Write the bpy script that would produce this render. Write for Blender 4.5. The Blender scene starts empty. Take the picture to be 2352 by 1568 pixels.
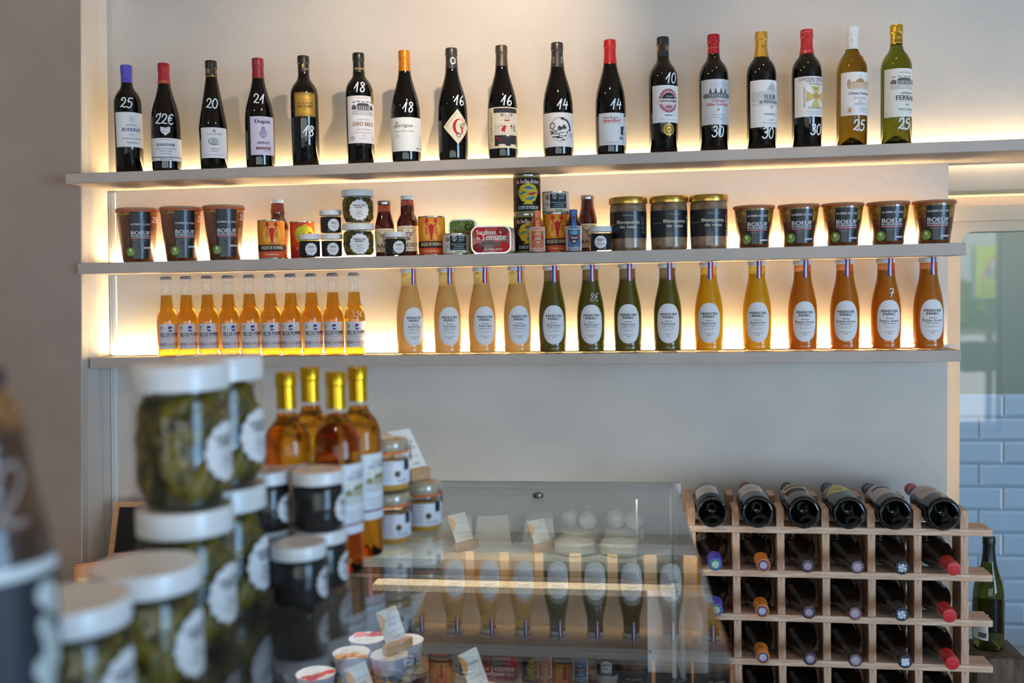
import bpy, bmesh, math, random
from mathutils import Vector, Matrix
from mathutils.geometry import tessellate_polygon
random.seed(7)
SC = bpy.context.scene
COL = SC.collection
PI = math.pi

# ------------------------------------------------------------------ camera
def make_camera():
    y, p, r = math.radians(7.9), math.radians(-3.1), math.radians(1.06)
    f = Vector((-math.sin(y) * math.cos(p), math.cos(y) * math.cos(p), math.sin(p)))
    right = Vector((math.cos(y), math.sin(y), 0))
    up = right.cross(f)
    R = right * math.cos(r) - up * math.sin(r)
    U = right * math.sin(r) + up * math.cos(r)
    cd = bpy.data.cameras.new('camera')
    cd.sensor_width = 36.0
    cd.lens = 2287.0 * 36.0 / 2352.0
    cd.clip_start = 0.05
    cd.dof.use_dof = True
    cd.dof.focus_distance = 2.62
    cd.dof.aperture_fstop = 1.8
    cam = bpy.data.objects.new('camera', cd)
    m = Matrix((R, U, -f)).transposed().to_4x4()
    m.translation = Vector((0, -2.78, 1.6))
    cam.matrix_world = m
    COL.objects.link(cam)
    SC.camera = cam
make_camera()

# ------------------------------------------------------------------ world, lights, exposure
SC.view_settings.view_transform = 'Standard'
SC.view_settings.look = 'None'
SC.view_settings.gamma = 1.0
SC.view_settings.use_curve_mapping = False
SC.view_settings.exposure = 0.0
SC.cycles.use_denoising = True
SC.cycles.max_bounces = 12
SC.cycles.transparent_max_bounces = 24
SC.cycles.transmission_bounces = 10
SC.cycles.glossy_bounces = 5
SC.cycles.diffuse_bounces = 4
SC.cycles.caustics_reflective = False
SC.cycles.sample_clamp_indirect = 6.0

W = bpy.data.worlds.new('daylight')
SC.world = W
W.use_nodes = True
bg = W.node_tree.nodes['Background']
bg.inputs['Color'].default_value = (0.62, 0.78, 1.0, 1)
bg.inputs['Strength'].default_value = 0.16

def area(name, loc, target, sx, sy, power, color):
    ld = bpy.data.lights.new(name, 'AREA')
    ld.shape = 'RECTANGLE'; ld.size = sx; ld.size_y = sy
    ld.energy = power; ld.color = color
    o = bpy.data.objects.new(name, ld)
    o.location = loc
    o.rotation_euler = (Vector(target) - Vector(loc)).to_track_quat('-Z', 'Y').to_euler()
    COL.objects.link(o)
    return o
def spot(name, loc, target, power, color, deg, blend=0.6, rad=0.02):
    ld = bpy.data.lights.new(name, 'SPOT')
    ld.energy = power; ld.color = color
    ld.spot_size = math.radians(deg); ld.spot_blend = blend; ld.shadow_soft_size = rad
    o = bpy.data.objects.new(name, ld)
    o.location = loc
    o.rotation_euler = (Vector(target) - Vector(loc)).to_track_quat('-Z', 'Y').to_euler()
    COL.objects.link(o)
    return o
# daylight: a side window at the right behind the camera, and the shop front open to the sky
area('window_daylight', (4.34, -4.1, 1.5), (0.6, -0.4, 1.3), 2.1, 1.9, 200, (0.39, 0.68, 1.0))
def portal(loc, sx, sy):
    o = area('shop_front_portal', loc, (loc[0], 0, loc[2]), sx, sy, 1, (1, 1, 1))
    o.data.cycles.is_portal = True
portal((0.07, -5.46, 1.45), 5.4, 2.2)
sd = bpy.data.lights.new('sun', 'SUN'); sd.energy = 22; sd.angle = 0.02; sd.color = (1, .97, .92)
so = bpy.data.objects.new('sun', sd); so.rotation_euler = Vector((-0.25, -0.75, -0.62)).to_track_quat('-Z', 'Y').to_euler(); COL.objects.link(so)
WARM = (1.0, 0.76, 0.50)
SPOTS = [((-0.12, -1.10, 2.72), (-0.56, 0, 2.28), 52, 58, 1.0),
         ((-0.12, -1.10, 2.74), (0.62, 0, 1.98), 4.5, 52, 1.0),
         ((-0.95, -1.10, 2.72), (0.74, 0, 2.02), 10, 36, 1.0),
         ((0.47, -0.75, 2.90), (0.45, 0, 1.90), 6, 50, 1.0),
         ((-1.70, -2.0, 2.95), (-2.0, 0, 2.0), 15, 84, 1.0),  # added fill lamp out of view, warms the pier and upper left wall
         ((-0.62, -2.2, 3.02), (-0.5, -1.5, 1.2), 24, 70, .75)]
for l, t, pw, dg, bl in SPOTS:
    spot('ceiling_or_fill_spot', l, t, pw, WARM, dg, bl)
LED_SHELF = 112      # emission of the shelf light strips
LED_RECESS = 2.3
LED_CASE = 48

# ------------------------------------------------------------------ materials
_M = {}
def lin(c):
    out = []
    for v in c[:3]:
        v = v / 255.0
        out.append(v / 12.92 if v <= 0.04045 else ((v + 0.055) / 1.055) ** 2.4)
    return tuple(out) + (1.0,)
def newmat(name):
    m = bpy.data.materials.new(name)
    m.use_nodes = True
    nt = m.node_tree
    return m, nt, nt.nodes['Principled BSDF']
def mat(c, rough=0.5, metal=0.0, coat=0.0, spec=0.5, name=None):
    key = ('p', tuple(c), rough, metal, coat, spec)
    if key in _M: return _M[key]
    m, nt, b = newmat(name or 'paint')
    b.inputs['Base Color'].default_value = lin(c)
    b.inputs['Roughness'].default_value = rough
    b.inputs['Metallic'].default_value = metal
    b.inputs['Coat Weight'].default_value = coat
    b.inputs['Coat Roughness'].default_value = 0.03
    b.inputs['Specular IOR Level'].default_value = spec
    _M[key] = m
    return m
def ink(c): return mat(c, 0.6, spec=0.3, name='ink')
def foil(c): return mat(c, 0.35, 0.75, name='foil')
def emis(c, s, name='light'):
    m = bpy.data.materials.new(name); m.use_nodes = True
    nt = m.node_tree; nt.nodes.clear()
    e = nt.nodes.new('ShaderNodeEmission'); o = nt.nodes.new('ShaderNodeOutputMaterial')
    e.inputs[0].default_value = (c[0], c[1], c[2], 1); e.inputs[1].default_value = s
    nt.links.new(e.outputs[0], o.inputs[0])
    return m
def noise_mat(name, c1, c2, scale, rough=0.6, bump=0.0, bscale=None, lo=0.4, hi=0.6, stretch=(1, 1, 1), coat=0.0, detail=4, metal=0.0):
    m, nt, b = newmat(name)
    N = nt.nodes; L = nt.links
    tc = N.new('ShaderNodeTexCoord'); mp = N.new('ShaderNodeMapping')
    mp.inputs['Scale'].default_value = stretch
    L.new(tc.outputs['Object'], mp.inputs[0])
    nz = N.new('ShaderNodeTexNoise'); nz.inputs['Scale'].default_value = scale; nz.inputs['Detail'].default_value = detail
    L.new(mp.outputs[0], nz.inputs['Vector'])
    cr = N.new('ShaderNodeValToRGB')
    cr.color_ramp.elements[0].position = lo; cr.color_ramp.elements[1].position = hi
    cr.color_ramp.elements[0].color = lin(c1); cr.color_ramp.elements[1].color = lin(c2)
    L.new(nz.outputs[0], cr.inputs[0]); L.new(cr.outputs[0], b.inputs['Base Color'])
    b.inputs['Roughness'].default_value = rough
    b.inputs['Coat Weight'].default_value = coat; b.inputs['Coat Roughness'].default_value = 0.03
    b.inputs['Metallic'].default_value = metal
    if bump:
        n2 = N.new('ShaderNodeTexNoise'); n2.inputs['Scale'].default_value = bscale or scale
        n2.inputs['Detail'].default_value = 3
        L.new(mp.outputs[0], n2.inputs['Vector'])
        bp = N.new('ShaderNodeBump'); bp.inputs['Strength'].default_value = bump; bp.inputs['Distance'].default_value = 0.002
        L.new(n2.outputs[0], bp.inputs['Height']); L.new(bp.outputs[0], b.inputs['Normal'])
    return m
def thin_glass(name, tint=(1, 1, 1), boost=1.0):
    m = bpy.data.materials.new(name); m.use_nodes = True
    nt = m.node_tree; nt.nodes.clear(); N = nt.nodes; L = nt.links
    o = N.new('ShaderNodeOutputMaterial'); mx = N.new('ShaderNodeMixShader')
    tr = N.new('ShaderNodeBsdfTransparent'); tr.inputs[0].default_value = (*tint, 1)
    gl = N.new('ShaderNodeBsdfGlossy'); gl.inputs['Roughness'].default_value = 0.0
    ge = N.new('ShaderNodeNewGeometry')
    d = N.new('ShaderNodeVectorMath'); d.operation = 'DOT_PRODUCT'
    L.new(ge.outputs['Normal'], d.inputs[0]); L.new(ge.outputs['Incoming'], d.inputs[1])
    a = N.new('ShaderNodeMath'); a.operation = 'ABSOLUTE'; L.new(d.outputs['Value'], a.inputs[0])
    s = N.new('ShaderNodeMath'); s.operation = 'SUBTRACT'; s.inputs[0].default_value = 1.0; L.new(a.outputs[0], s.inputs[1])
    p = N.new('ShaderNodeMath'); p.operation = 'POWER'; p.inputs[1].default_value = 5.0; L.new(s.outputs[0], p.inputs[0])
    q = N.new('ShaderNodeMath'); q.operation = 'MULTIPLY_ADD'; q.use_clamp = True
    q.inputs[1].default_value = 0.96 * boost; q.inputs[2].default_value = 0.04 * boost
    L.new(p.outputs[0], q.inputs[0])
    L.new(q.outputs[0], mx.inputs[0]); L.new(tr.outputs[0], mx.inputs[1]); L.new(gl.outputs[0], mx.inputs[2])
    L.new(mx.outputs[0], o.inputs[0])
    return m
def glass_mat(name, c, ior=1.45, rough=0.0):
    m, nt, b = newmat(name)
    b.inputs['Base Color'].default_value = (*c, 1)
    b.inputs['Roughness'].default_value = rough
    b.inputs['IOR'].default_value = ior
    b.inputs['Transmission Weight'].default_value = 1.0
    return m
def soup_mat(name, c, tr=0.35, scale=60, dark=0.85):
    m, nt, b = newmat(name)
    N = nt.nodes; L = nt.links
    tc = N.new('ShaderNodeTexCoord'); nz = N.new('ShaderNodeTexNoise')
    nz.inputs['Scale'].default_value = scale
    L.new(tc.outputs['Object'], nz.inputs['Vector'])
    mixc = N.new('ShaderNodeMix'); mixc.data_type = 'RGBA'
    l = lin(c)
    mixc.inputs[6].default_value = tuple(v * dark for v in l[:3]) + (1,); mixc.inputs[7].default_value = l
    L.new(nz.outputs[0], mixc.inputs[0]); L.new(mixc.outputs[2], b.inputs['Base Color'])
    b.inputs['Roughness'].default_value = 0.3
    t = N.new('ShaderNodeBsdfTranslucent'); t.inputs[0].default_value = tuple(min(1, v * 1.6) for v in l[:3]) + (1,)
    mx = N.new('ShaderNodeMixShader'); mx.inputs[0].default_value = tr
    L.new(b.outputs[0], mx.inputs[1]); L.new(t.outputs[0], mx.inputs[2])
    L.new(mx.outputs[0], nt.nodes['Material Output'].inputs[0])
    return m
def residue_mat(name, c, amount=0.5):
    m, nt, b = newmat(name)
    N = nt.nodes; L = nt.links
    b.inputs['Base Color'].default_value = lin(c); b.inputs['Roughness'].default_value = 0.3
    tc = N.new('ShaderNodeTexCoord'); nz = N.new('ShaderNodeTexNoise')
    nz.inputs['Scale'].default_value = 34; nz.inputs['Detail'].default_value = 7
    L.new(tc.outputs['Object'], nz.inputs['Vector'])
    cr = N.new('ShaderNodeValToRGB')
    cr.color_ramp.elements[0].position = 0.34; cr.color_ramp.elements[1].position = 0.74
    cr.color_ramp.elements[0].color = (0.08, 0.08, 0.08, 1); cr.color_ramp.elements[1].color = (amount * 1.6, amount * 1.6, amount * 1.6, 1)
    L.new(nz.outputs[0], cr.inputs[0])
    t = N.new('ShaderNodeBsdfTransparent'); l = lin(c)
    t.inputs[0].default_value = tuple(0.45 + 0.55 * min(1, v * 2) for v in l[:3]) + (1,)
    tl = N.new('ShaderNodeBsdfTranslucent'); tl.inputs[0].default_value = l
    m0 = N.new('ShaderNodeMixShader'); m0.inputs[0].default_value = 0.5
    L.new(b.outputs[0], m0.inputs[1]); L.new(tl.outputs[0], m0.inputs[2])
    mx = N.new('ShaderNodeMixShader')
    L.new(cr.outputs[0], mx.inputs[0]); L.new(t.outputs[0], mx.inputs[1]); L.new(m0.outputs[0], mx.inputs[2])
    L.new(mx.outputs[0], nt.nodes['Material Output'].inputs[0])
    return m
def wood_mat(name, c1, c2, axis=(1, 14, 14), scale=7, rough=0.55):
    return noise_mat(name, c1, c2, scale, rough, 0.15, scale * 4, 0.35, 0.65, axis, 0.0, 6)

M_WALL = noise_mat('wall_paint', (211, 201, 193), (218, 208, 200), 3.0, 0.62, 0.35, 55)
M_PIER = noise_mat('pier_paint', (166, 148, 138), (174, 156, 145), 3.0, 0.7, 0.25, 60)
M_SHELF = noise_mat('shelf_paint', (188, 174, 165), (195, 181, 172), 6.0, 0.55, 0.18, 70)
M_CEIL = mat((205, 182, 160), 0.8)
M_FLOOR = noise_mat('floor_concrete', (165, 158, 150), (185, 178, 170), 5, 0.5)
M_WHITE = mat((226, 226, 226), 0.35, coat=0.3, name='white_lacquer')
M_LID = mat((228, 228, 230), 0.35, coat=0.2, name='white_lid')
M_BLACKGLASS = mat((6, 5, 4), 0.035, coat=0.0, spec=0.6, name='dark_bottle_glass')
M_NECKGREEN = mat((38, 44, 10), 0.05, spec=0.6, name='green_neck_glass')
M_CLEAR = thin_glass('clear_jar_glass', (0.985, 0.99, 0.985), 0.7)
M_PANE = thin_glass('pane_glass', (0.93, 0.96, 0.95))
M_PAPER = mat((236, 232, 234), 0.55, spec=0.3, name='label_paper')
M_CREAM = mat((238, 222, 190), 0.55, spec=0.3, name='cream_paper')
M_CHROME = mat((200, 198, 192), 0.22, 1.0, name='tin_rim')
M_GOLDLID = mat((205, 165, 80), 0.28, 0.9, name='gold_lid')
M_PINE = wood_mat('pine', (208, 160, 128), (246, 210, 182), (3, 30, 30), 5)
M_PINEV = wood_mat('pine_upright', (196, 148, 116), (236, 198, 170), (30, 30, 3), 5)
M_OAK = wood_mat('light_wood', (196, 150, 105), (216, 172, 128), (4, 30, 30), 6)
M_CHALK = mat((240, 240, 245), 0.7, name='white_marker')
M_STEEL = mat((120, 122, 125), 0.35, 0.8, name='steel')
M_DARK = mat((28, 28, 30), 0.5, name='dark_panel')

# ------------------------------------------------------------------ object helpers
def tag(o, label=None, cat=None, group=None, kind=None):
    if label: o['label'] = label
    if cat: o['category'] = cat
    if group: o['group'] = group
    if kind: o['kind'] = kind
    return o
def thing(name, label, cat, loc=(0, 0, 0), rz=0.0, group=None):
    o = bpy.data.objects.new(name, None)
    o.empty_display_size = 0.02
    o.location = loc; o.rotation_euler = (0, 0, rz)
    COL.objects.link(o)
    return tag(o, label, cat, group)
def obj(name, me, parent=None, loc=None, rot=None):
    o = bpy.data.objects.new(name, me)
    COL.objects.link(o)
    if parent is not None: o.parent = parent
    if loc is not None: o.location = loc
    if rot is not None: o.rotation_euler = rot
    return o
def copy_tree(o, parent=None):
    c = o.copy(); COL.objects.link(c)
    if parent is not None: c.parent = parent
    for ch in list(o.children): copy_tree(ch, c)
    return c
def place(proto, loc, rz=0.0, label=None, group=None):
    """first use moves the thing itself, later uses copy it with its parts"""
    if proto.get('_used'):
        t = copy_tree(proto)
    else:
        proto['_used'] = 1; t = proto
    t.location = loc; t.rotation_euler = (0, 0, rz)
    if label: t['label'] = label
    if group: t['group'] = group
    return t
def mesh_from(name, verts, faces, mats, midx=None, smooth=False, sharp=None):
    me = bpy.data.meshes.new(name)
    me.from_pydata(verts, [], faces)
    for m in (mats if isinstance(mats, (list, tuple)) else [mats]): me.materials.append(m)
    if midx: me.polygons.foreach_set('material_index', midx)
    if smooth:
        me.polygons.foreach_set('use_smooth', [True] * len(me.polygons))
        if sharp: me.set_sharp_from_angle(angle=math.radians(sharp))
    me.update()
    return me
def lathe(name, prof, mats, seg=40, zones=None, sharp=38):
    """prof: list of (r, z); closed on the axis where r == 0. zones: list of (index_of_first_segment, material)"""
    verts = []; rings = []
    for r, z in prof:
        if r <= 1e-6:
            rings.append([len(verts)]); verts.append((0, 0, z))
        else:
            ring = []
            for k in range(seg):
                a = 2 * PI * k / seg
                ring.append(len(verts)); verts.append((r * math.cos(a), r * math.sin(a), z))
            rings.append(ring)
    faces = []; midx = []
    for i in range(len(rings) - 1):
        A, B = rings[i], rings[i + 1]
        mi = 0
        if zones:
            for st, zi in zones:
                if i >= st: mi = zi
        for k in range(seg):
            k2 = (k + 1) % seg
            if len(A) == 1 and len(B) == 1: continue
            if len(A) == 1: f = (A[0], B[k2], B[k])
            elif len(B) == 1: f = (A[k], A[k2], B[0])
            else: f = (A[k], A[k2], B[k2], B[k])
            faces.append(f); midx.append(mi)
    return mesh_from(name, verts, faces, mats, midx, True, sharp)
def box_bm(bm, x0, x1, y0, y1, z0, z1):
    v = [bm.verts.new(p) for p in ((x0, y0, z0), (x1, y0, z0), (x1, y1, z0), (x0, y1, z0), (x0, y0, z1), (x1, y0, z1), (x1, y1, z1), (x0, y1, z1))]
    for f in ((0, 3, 2, 1), (4, 5, 6, 7), (0, 1, 5, 4), (1, 2, 6, 5), (2, 3, 7, 6), (3, 0, 4, 7)):
        bm.faces.new([v[i] for i in f])
def bm_mesh(name, bm, m, smooth=False, sharp=35):
    me = bpy.data.meshes.new(name)
    bmesh.ops.recalc_face_normals(bm, faces=bm.faces)
    bm.to_mesh(me); bm.free()
    for k in (m if isinstance(m, (list, tuple)) else [m]): me.materials.append(k)
    if smooth:
        me.polygons.foreach_set('use_smooth', [True] * len(me.polygons))
        me.set_sharp_from_angle(angle=math.radians(sharp))
    return me
def box(name, x0, x1, y0, y1, z0, z1, m, parent=None, bev=0.0):
    bm = bmesh.new(); box_bm(bm, x0, x1, y0, y1, z0, z1)
    if bev:
        bmesh.ops.bevel(bm, geom=bm.edges[:] , offset=bev, segments=2, affect='EDGES', profile=0.5)
    return obj(name, bm_mesh(name, bm, m, bool(bev), 50), parent)
def prism(name, poly, y0, y1, m, parent=None, axis='Y', holes=None, bev=0):
    """extrude a polygon in the XZ plane from y0 to y1"""
    def area2(l): return sum(l[i - 1][0] * l[i][1] - l[i][0] * l[i - 1][1] for i in range(len(l)))
    if area2(poly) < 0: poly = poly[::-1]
    holes = [h if area2(h) < 0 else h[::-1] for h in (holes or [])]
    loops = [[Vector((p[0], p[1], 0)) for p in poly]] + [[Vector((p[0], p[1], 0)) for p in h] for h in (holes or [])]
    tris = tessellate_polygon(loops)
    flat = [v for l in loops for v in l]
    n = len(flat); verts = [(v.x, y0, v.y) for v in flat] + [(v.x, y1, v.y) for v in flat]
    faces = [tuple(t) for t in tris] + [tuple(i + n for i in reversed(t)) for t in tris]
    st = 0
    for l in loops:
        k = len(l)
        for i in range(k):
            a, b = st + i, st + (i + 1) % k
            faces.append((a, b, b + n, a + n))
        st += k
    bm = bmesh.new(); bv = [bm.verts.new(v) for v in verts]
    for f in faces:
        try: bm.faces.new([bv[i] for i in f])
        except ValueError: pass
    return obj(name, bm_mesh(name, bm, m, bev > 0, 40), parent)
def sphere_me(name, rx, ry, rz, m, seg=16, rings=10, noise=0.0):
    bm = bmesh.new(); bmesh.ops.create_uvsphere(bm, u_segments=seg, v_segments=rings, radius=1)
    for v in bm.verts:
        k = 1 + random.uniform(-noise, noise)
        v.co = Vector((v.co.x * rx * k, v.co.y * ry * k, v.co.z * rz * k))
    return bm_mesh(name, bm, m, True, 180)
def tube_pts(pts, r, seg=6):
    verts = []; faces = []
    n = len(pts)
    for i, p in enumerate(pts):
        p = Vector(p)
        d = (Vector(pts[min(i + 1, n - 1)]) - Vector(pts[max(i - 1, 0)])).normalized()
        a = d.orthogonal().normalized(); b = d.cross(a)
        for k in range(seg):
            t = 2 * PI * k / seg
            verts.append(tuple(p + a * (r * math.cos(t)) + b * (r * math.sin(t))))
    for i in range(n - 1):
        for k in range(seg):
            k2 = (k + 1) % seg
            faces.append((i * seg + k, i * seg + k2, (i + 1) * seg + k2, (i + 1) * seg + k))
    faces.append(tuple(range(seg))[::-1]); faces.append(tuple((n - 1) * seg + k for k in range(seg)))
    return verts, faces

# ------------------------------------------------------------------ flat print: lettering and drawings
_T = {}
SERIF = {'CHÂTEAU', 'BONNEAU', 'MONTAGNE SAINT-EMILION', '2019', '2020', '2021', 'LE CLOS DU', 'NOTAIRE', 'SAINT BRICE', 'SAINT-ÉMILION', 'la', 'garrigue', 'Griottes', 'Château', 'Lilian Ladouys', 'PAUILLAC',
         'CHATEAU MAZEYRES', 'GRAND ENCLOS', 'POMEROL', 'APPELLATION', 'FERRAN', 'BORDEAUX', 'MAISON', 'MARC', 'Asperges', 'Poireaux', 'Butternut', 'Patates douces', 'Fins', 'Olives Noires', 'snobs!', 'interdit aux',
         'LA FERME DE LOUIS', 'BOEUF', 'BOURGUIGNON', 'MONDEUSE', 'PESSAC-LÉOGNAN', 'SAINT-EMILION', 'RADIO', 'Sardines', 'Tomate', 'SAINT-GERVAIS', 'VIGNOBLES', 'SAUTERNES', 'MERLOT', 'VINSOBRES', 'MADIRAN'}
def text_tris(s, bold):
    key = (s, bold)
    if key in _T: return _T[key]
    cu = bpy.data.curves.new('lettering', 'FONT')
    cu.body = s; cu.size = 1.0; cu.resolution_u = 2; cu.offset = bold; cu.align_x = 'LEFT'
    o = bpy.data.objects.new('lettering', cu)
    me = bpy.data.meshes.new_from_object(o)
    vs = [(v.co.x, v.co.y) for v in me.vertices]
    fs = [tuple(p.vertices) for p in me.polygons]
    bpy.data.objects.remove(o); bpy.data.curves.remove(cu); bpy.data.meshes.remove(me)
    if s in SERIF:            # slab feet on the stem ends
        cnt = {}
        for f in fs:
            for i in range(len(f)):
                e = (f[i - 1], f[i]); k = tuple(sorted((tuple(round(q, 4) for q in vs[e[0]]), tuple(round(q, 4) for q in vs[e[1]]))))
                cnt.setdefault(k, []).append(sum(vs[j][1] for j in f) / len(f))
        for (a, b), ys in cnt.items():
            l = abs(a[0] - b[0])
            if len(ys) == 1 and abs(a[1] - b[1]) < 1e-3 and .03 < l < .23:
                up = ys[0] > a[1]; y = a[1]
                if (up and -.03 < y < .02) or (not up and y > .4):
                    xa, xb = min(a[0], b[0]) - .055, max(a[0], b[0]) + .055; n = len(vs)
                    ya, yb = (y, y + .045) if up else (y - .045, y)
                    vs += [(xa, ya), (xb, ya), (xb, yb), (xa, yb)]; fs.append((n, n + 1, n + 2)); fs.append((n, n + 2, n + 3))
    x0 = min(v[0] for v in vs); x1 = max(v[0] for v in vs)
    y0 = min(v[1] for v in vs); y1 = max(v[1] for v in vs)
    _T[key] = (vs, fs, x0, x1, y0, y1)
    return _T[key]
DIG = {
 '0': [[(.3, 1), (.08, .8), (0, .45), (.12, .1), (.38, 0), (.6, .2), (.66, .6), (.5, .92), (.3, 1)]],
 '1': [[(0, .35), (.25, .65), (.5, 1), (.42, .5), (.38, 0)]],
 '2': [[(.02, .72), (.12, .95), (.4, 1), (.58, .8), (.5, .55), (.2, .25), (0, .08), (.15, .16), (.4, .06), (.68, .08)]],
 '3': [[(.05, .88), (.3, 1), (.55, .86), (.5, .66), (.22, .55), (.5, .5), (.62, .28), (.48, .06), (.2, 0), (0, .15)]],
 '4': [[(.2, 1), (.08, .6), (0, .38), (.3, .42), (.65, .46)], [(.5, .75), (.46, .4), (.42, 0)]],
 '5': [[(.65, .98), (.2, .95), (.12, .58), (.4, .62), (.6, .42), (.5, .12), (.2, 0), (0, .1)]],
 '6': [[(.5, 1), (.2, .72), (.03, .35), (.12, .06), (.4, 0), (.6, .2), (.5, .42), (.25, .42), (.08, .25)]],
 '7': [[(0, .95), (.35, 1), (.62, .92), (.45, .5), (.3, 0)], [(.1, .45), (.7, .5)]],
 '8': [[(.5, .9), (.25, 1), (.08, .82), (.3, .58), (.55, .3), (.45, .05), (.15, .02), (.05, .25), (.3, .52), (.55, .75), (.5, .92)]],
 '€': [[(.65, .9), (.4, 1), (.15, .8), (.08, .45), (.2, .12), (.5, 0), (.7, .12)], [(0, .6), (.5, .62)], [(0, .4), (.45, .42)]],
 ',': [[(.1, .1), (.02, -.15)]],
}
class Print:
    """collects flat coloured polygons in a (u, v) plane and lays them on a surface"""
    def __init__(s, step=0.006):
        s.v = []; s.f = []; s.m = []; s.mats = []; s.step = step
    def _mi(s, m):
        if m not in s.mats: s.mats.append(m)
        return s.mats.index(m)
    def _tri(s, pts, mi, layer):
        us = [p[0] for p in pts]
        u0, u1 = min(us), max(us)
        k0 = math.floor(u0 / s.step + 1e-6); k1 = math.ceil(u1 / s.step - 1e-6)
        if k1 - k0 <= 1:
            s._emit(pts, mi, layer); return
        for k in range(k0, k1):
            q = s._clip(s._clip(pts, k * s.step, 1), (k + 1) * s.step, -1)
            if len(q) >= 3: s._emit(q, mi, layer)
    @staticmethod
    def _clip(pts, u, sg, ax=0):
        out = []
        for i in range(len(pts)):
            a, b = pts[i - 1], pts[i]
            da, db = (a[ax] - u) * sg, (b[ax] - u) * sg
            if da >= 0 and db >= 0: out.append(b)
            elif da >= 0 > db or da < 0 <= db:
                t = da / (da - db); p = (a[0] + (b[0] - a[0]) * t, a[1] + (b[1] - a[1]) * t)
                out.append(p)
                if db >= 0: out.append(b)
        return out
    def _emit(s, pts, mi, layer):
        b = len(s.v)
        s.v += [(p[0], p[1], layer) for p in pts]
        s.f.append(tuple(range(b, b + len(pts)))); s.m.append(mi)
    def poly(s, pts, m, layer=1):
        if not hasattr(m, 'name'): m = ink(m)
        mi = s._mi(m)
        vs = [Vector((p[0], p[1], 0)) for p in pts]
        for t in tessellate_polygon([vs]):
            q = [pts[i] for i in t]
            a = (q[1][0] - q[0][0]) * (q[2][1] - q[0][1]) - (q[2][0] - q[0][0]) * (q[1][1] - q[0][1])
            if a < 0: q = q[::-1]
            s._tri(q, mi, layer)
        return s
    def rect(s, u0, u1, v0, v1, m, layer=1): return s.poly([(u0, v0), (u1, v0), (u1, v1), (u0, v1)], m, layer)
    def ell(s, u, v, ru, rv, m, layer=1, n=20, p=2.0, a0=0.0, a1=2 * PI):
        pts = []
        for k in range(n):
            t = a0 + (a1 - a0) * k / (n if a1 - a0 > 6.2 else n - 1)
            cu, sv = math.cos(t), math.sin(t)
            pts.append((u + ru * math.copysign(abs(cu) ** (2 / p), cu), v + rv * math.copysign(abs(sv) ** (2 / p), sv)))
        return s.poly(pts, m, layer)
    def frame(s, u0, u1, v0, v1, w, m, layer=1):
        s.rect(u0, u1, v0, v0 + w, m, layer); s.rect(u0, u1, v1 - w, v1, m, layer)
        s.rect(u0, u0 + w, v0 + w, v1 - w, m, layer); s.rect(u1 - w, u1, v0 + w, v1 - w, m, layer)
        return s
    def ring(s, u, v, ru, rv, w, m, layer=1, n=24):
        for k in range(n):
            a, b = 2 * PI * k / n, 2 * PI * (k + 1) / n
            s.poly([(u + ru * math.cos(a), v + rv * math.sin(a)), (u + ru * math.cos(b), v + rv * math.sin(b)),
                    (u + (ru - w) * math.cos(b), v + (rv - w) * math.sin(b)), (u + (ru - w) * math.cos(a), v + (rv - w) * math.sin(a))], m, layer)
        return s
    def line(s, pts, w, m, layer=2):
        h = w / 2
        for (a, b) in zip(pts[:-1], pts[1:]):
            dx, dy = b[0] - a[0], b[1] - a[1]; l = math.hypot(dx, dy) or 1e-9
            nx, ny = -dy / l * h, dx / l * h; ex, ey = dx / l * h * .6, dy / l * h * .6
            s.poly([(a[0] - ex - nx, a[1] - ey - ny), (b[0] + ex - nx, b[1] + ey - ny), (b[0] + ex + nx, b[1] + ey + ny), (a[0] - ex + nx, a[1] - ey + ny)], m, layer)
        return s
    def text(s, t, u, v, w, h, m, layer=2, bold=0.0, rot=0.0, shear=0.0):
        if not hasattr(m, 'name'): m = ink(m)
        mi = s._mi(m)
        vs, fs, x0, x1, y0, y1 = text_tris(t, 0.0)
        kx, ky = w / (x1 - x0), h / (y1 - y0)
        cr, sr = math.cos(rot), math.sin(rot)
        def tf(i, dx=0.0):
            x = (vs[i][0] - (x0 + x1) / 2) * kx + dx; y = (vs[i][1] - (y0 + y1) / 2) * ky
            x += y * shear
            return (u + x * cr - y * sr, v + x * sr + y * cr)
        b = bold * h * 2.4
        for k, dx in enumerate((-b, b) if bold else (0.0,)):
            for f in fs: s._tri([tf(i, dx) for i in f], mi, layer + .1 * k)
        return s
    def hand(s, t, u, v, h, w, m=None, layer=3, slant=0.12):
        m = m or M_CHALK
        tot = sum(.25 if c == ',' else .60 for c in t); x = -tot / 2 * h
        for c in t:
            for st in DIG[c]:
                sm = []
                n = len(st)
                for i in range(n - 1):
                    p0, p1, p2, p3 = st[max(i - 1, 0)], st[i], st[i + 1], st[min(i + 2, n - 1)]
                    if t == '1' or c in '14,': sm.append(p1); continue
                    for q in range(4):
                        w1 = q / 4; w2 = w1 * w1; w3 = w2 * w1
                        sm.append(tuple(.5 * (2 * p1[a] + (p2[a] - p0[a]) * w1 + (2 * p0[a] - 5 * p1[a] + 4 * p2[a] - p3[a]) * w2 + (3 * p1[a] - p0[a] - 3 * p2[a] + p3[a]) * w3) for a in (0, 1)))
                sm.append(st[-1])
                s.line([(u + x + (p[0] * .72 + p[1] * slant) * h, v + (p[1] - .5) * h) for p in sm], w, m, layer)
            x += (.25 if c == ',' else .60) * h
        return s
    def bars(s, u, v, w, n, gap, m, th=0.0009, layer=2):
        for k in range(n):
            ww = w * (1 - .25 * ((k * 7) % 3) / 2)
            x = -ww / 2; j = 0
            while x < ww / 2 - .0005:
                l = min([.004, .0025, .0055, .003][(j + k) % 4], ww / 2 - x)
                s.rect(u + x, u + x + l, v - k * gap - th / 2, v - k * gap + th / 2, m, layer)
                x += l + .0011; j += 1
        return s
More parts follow.
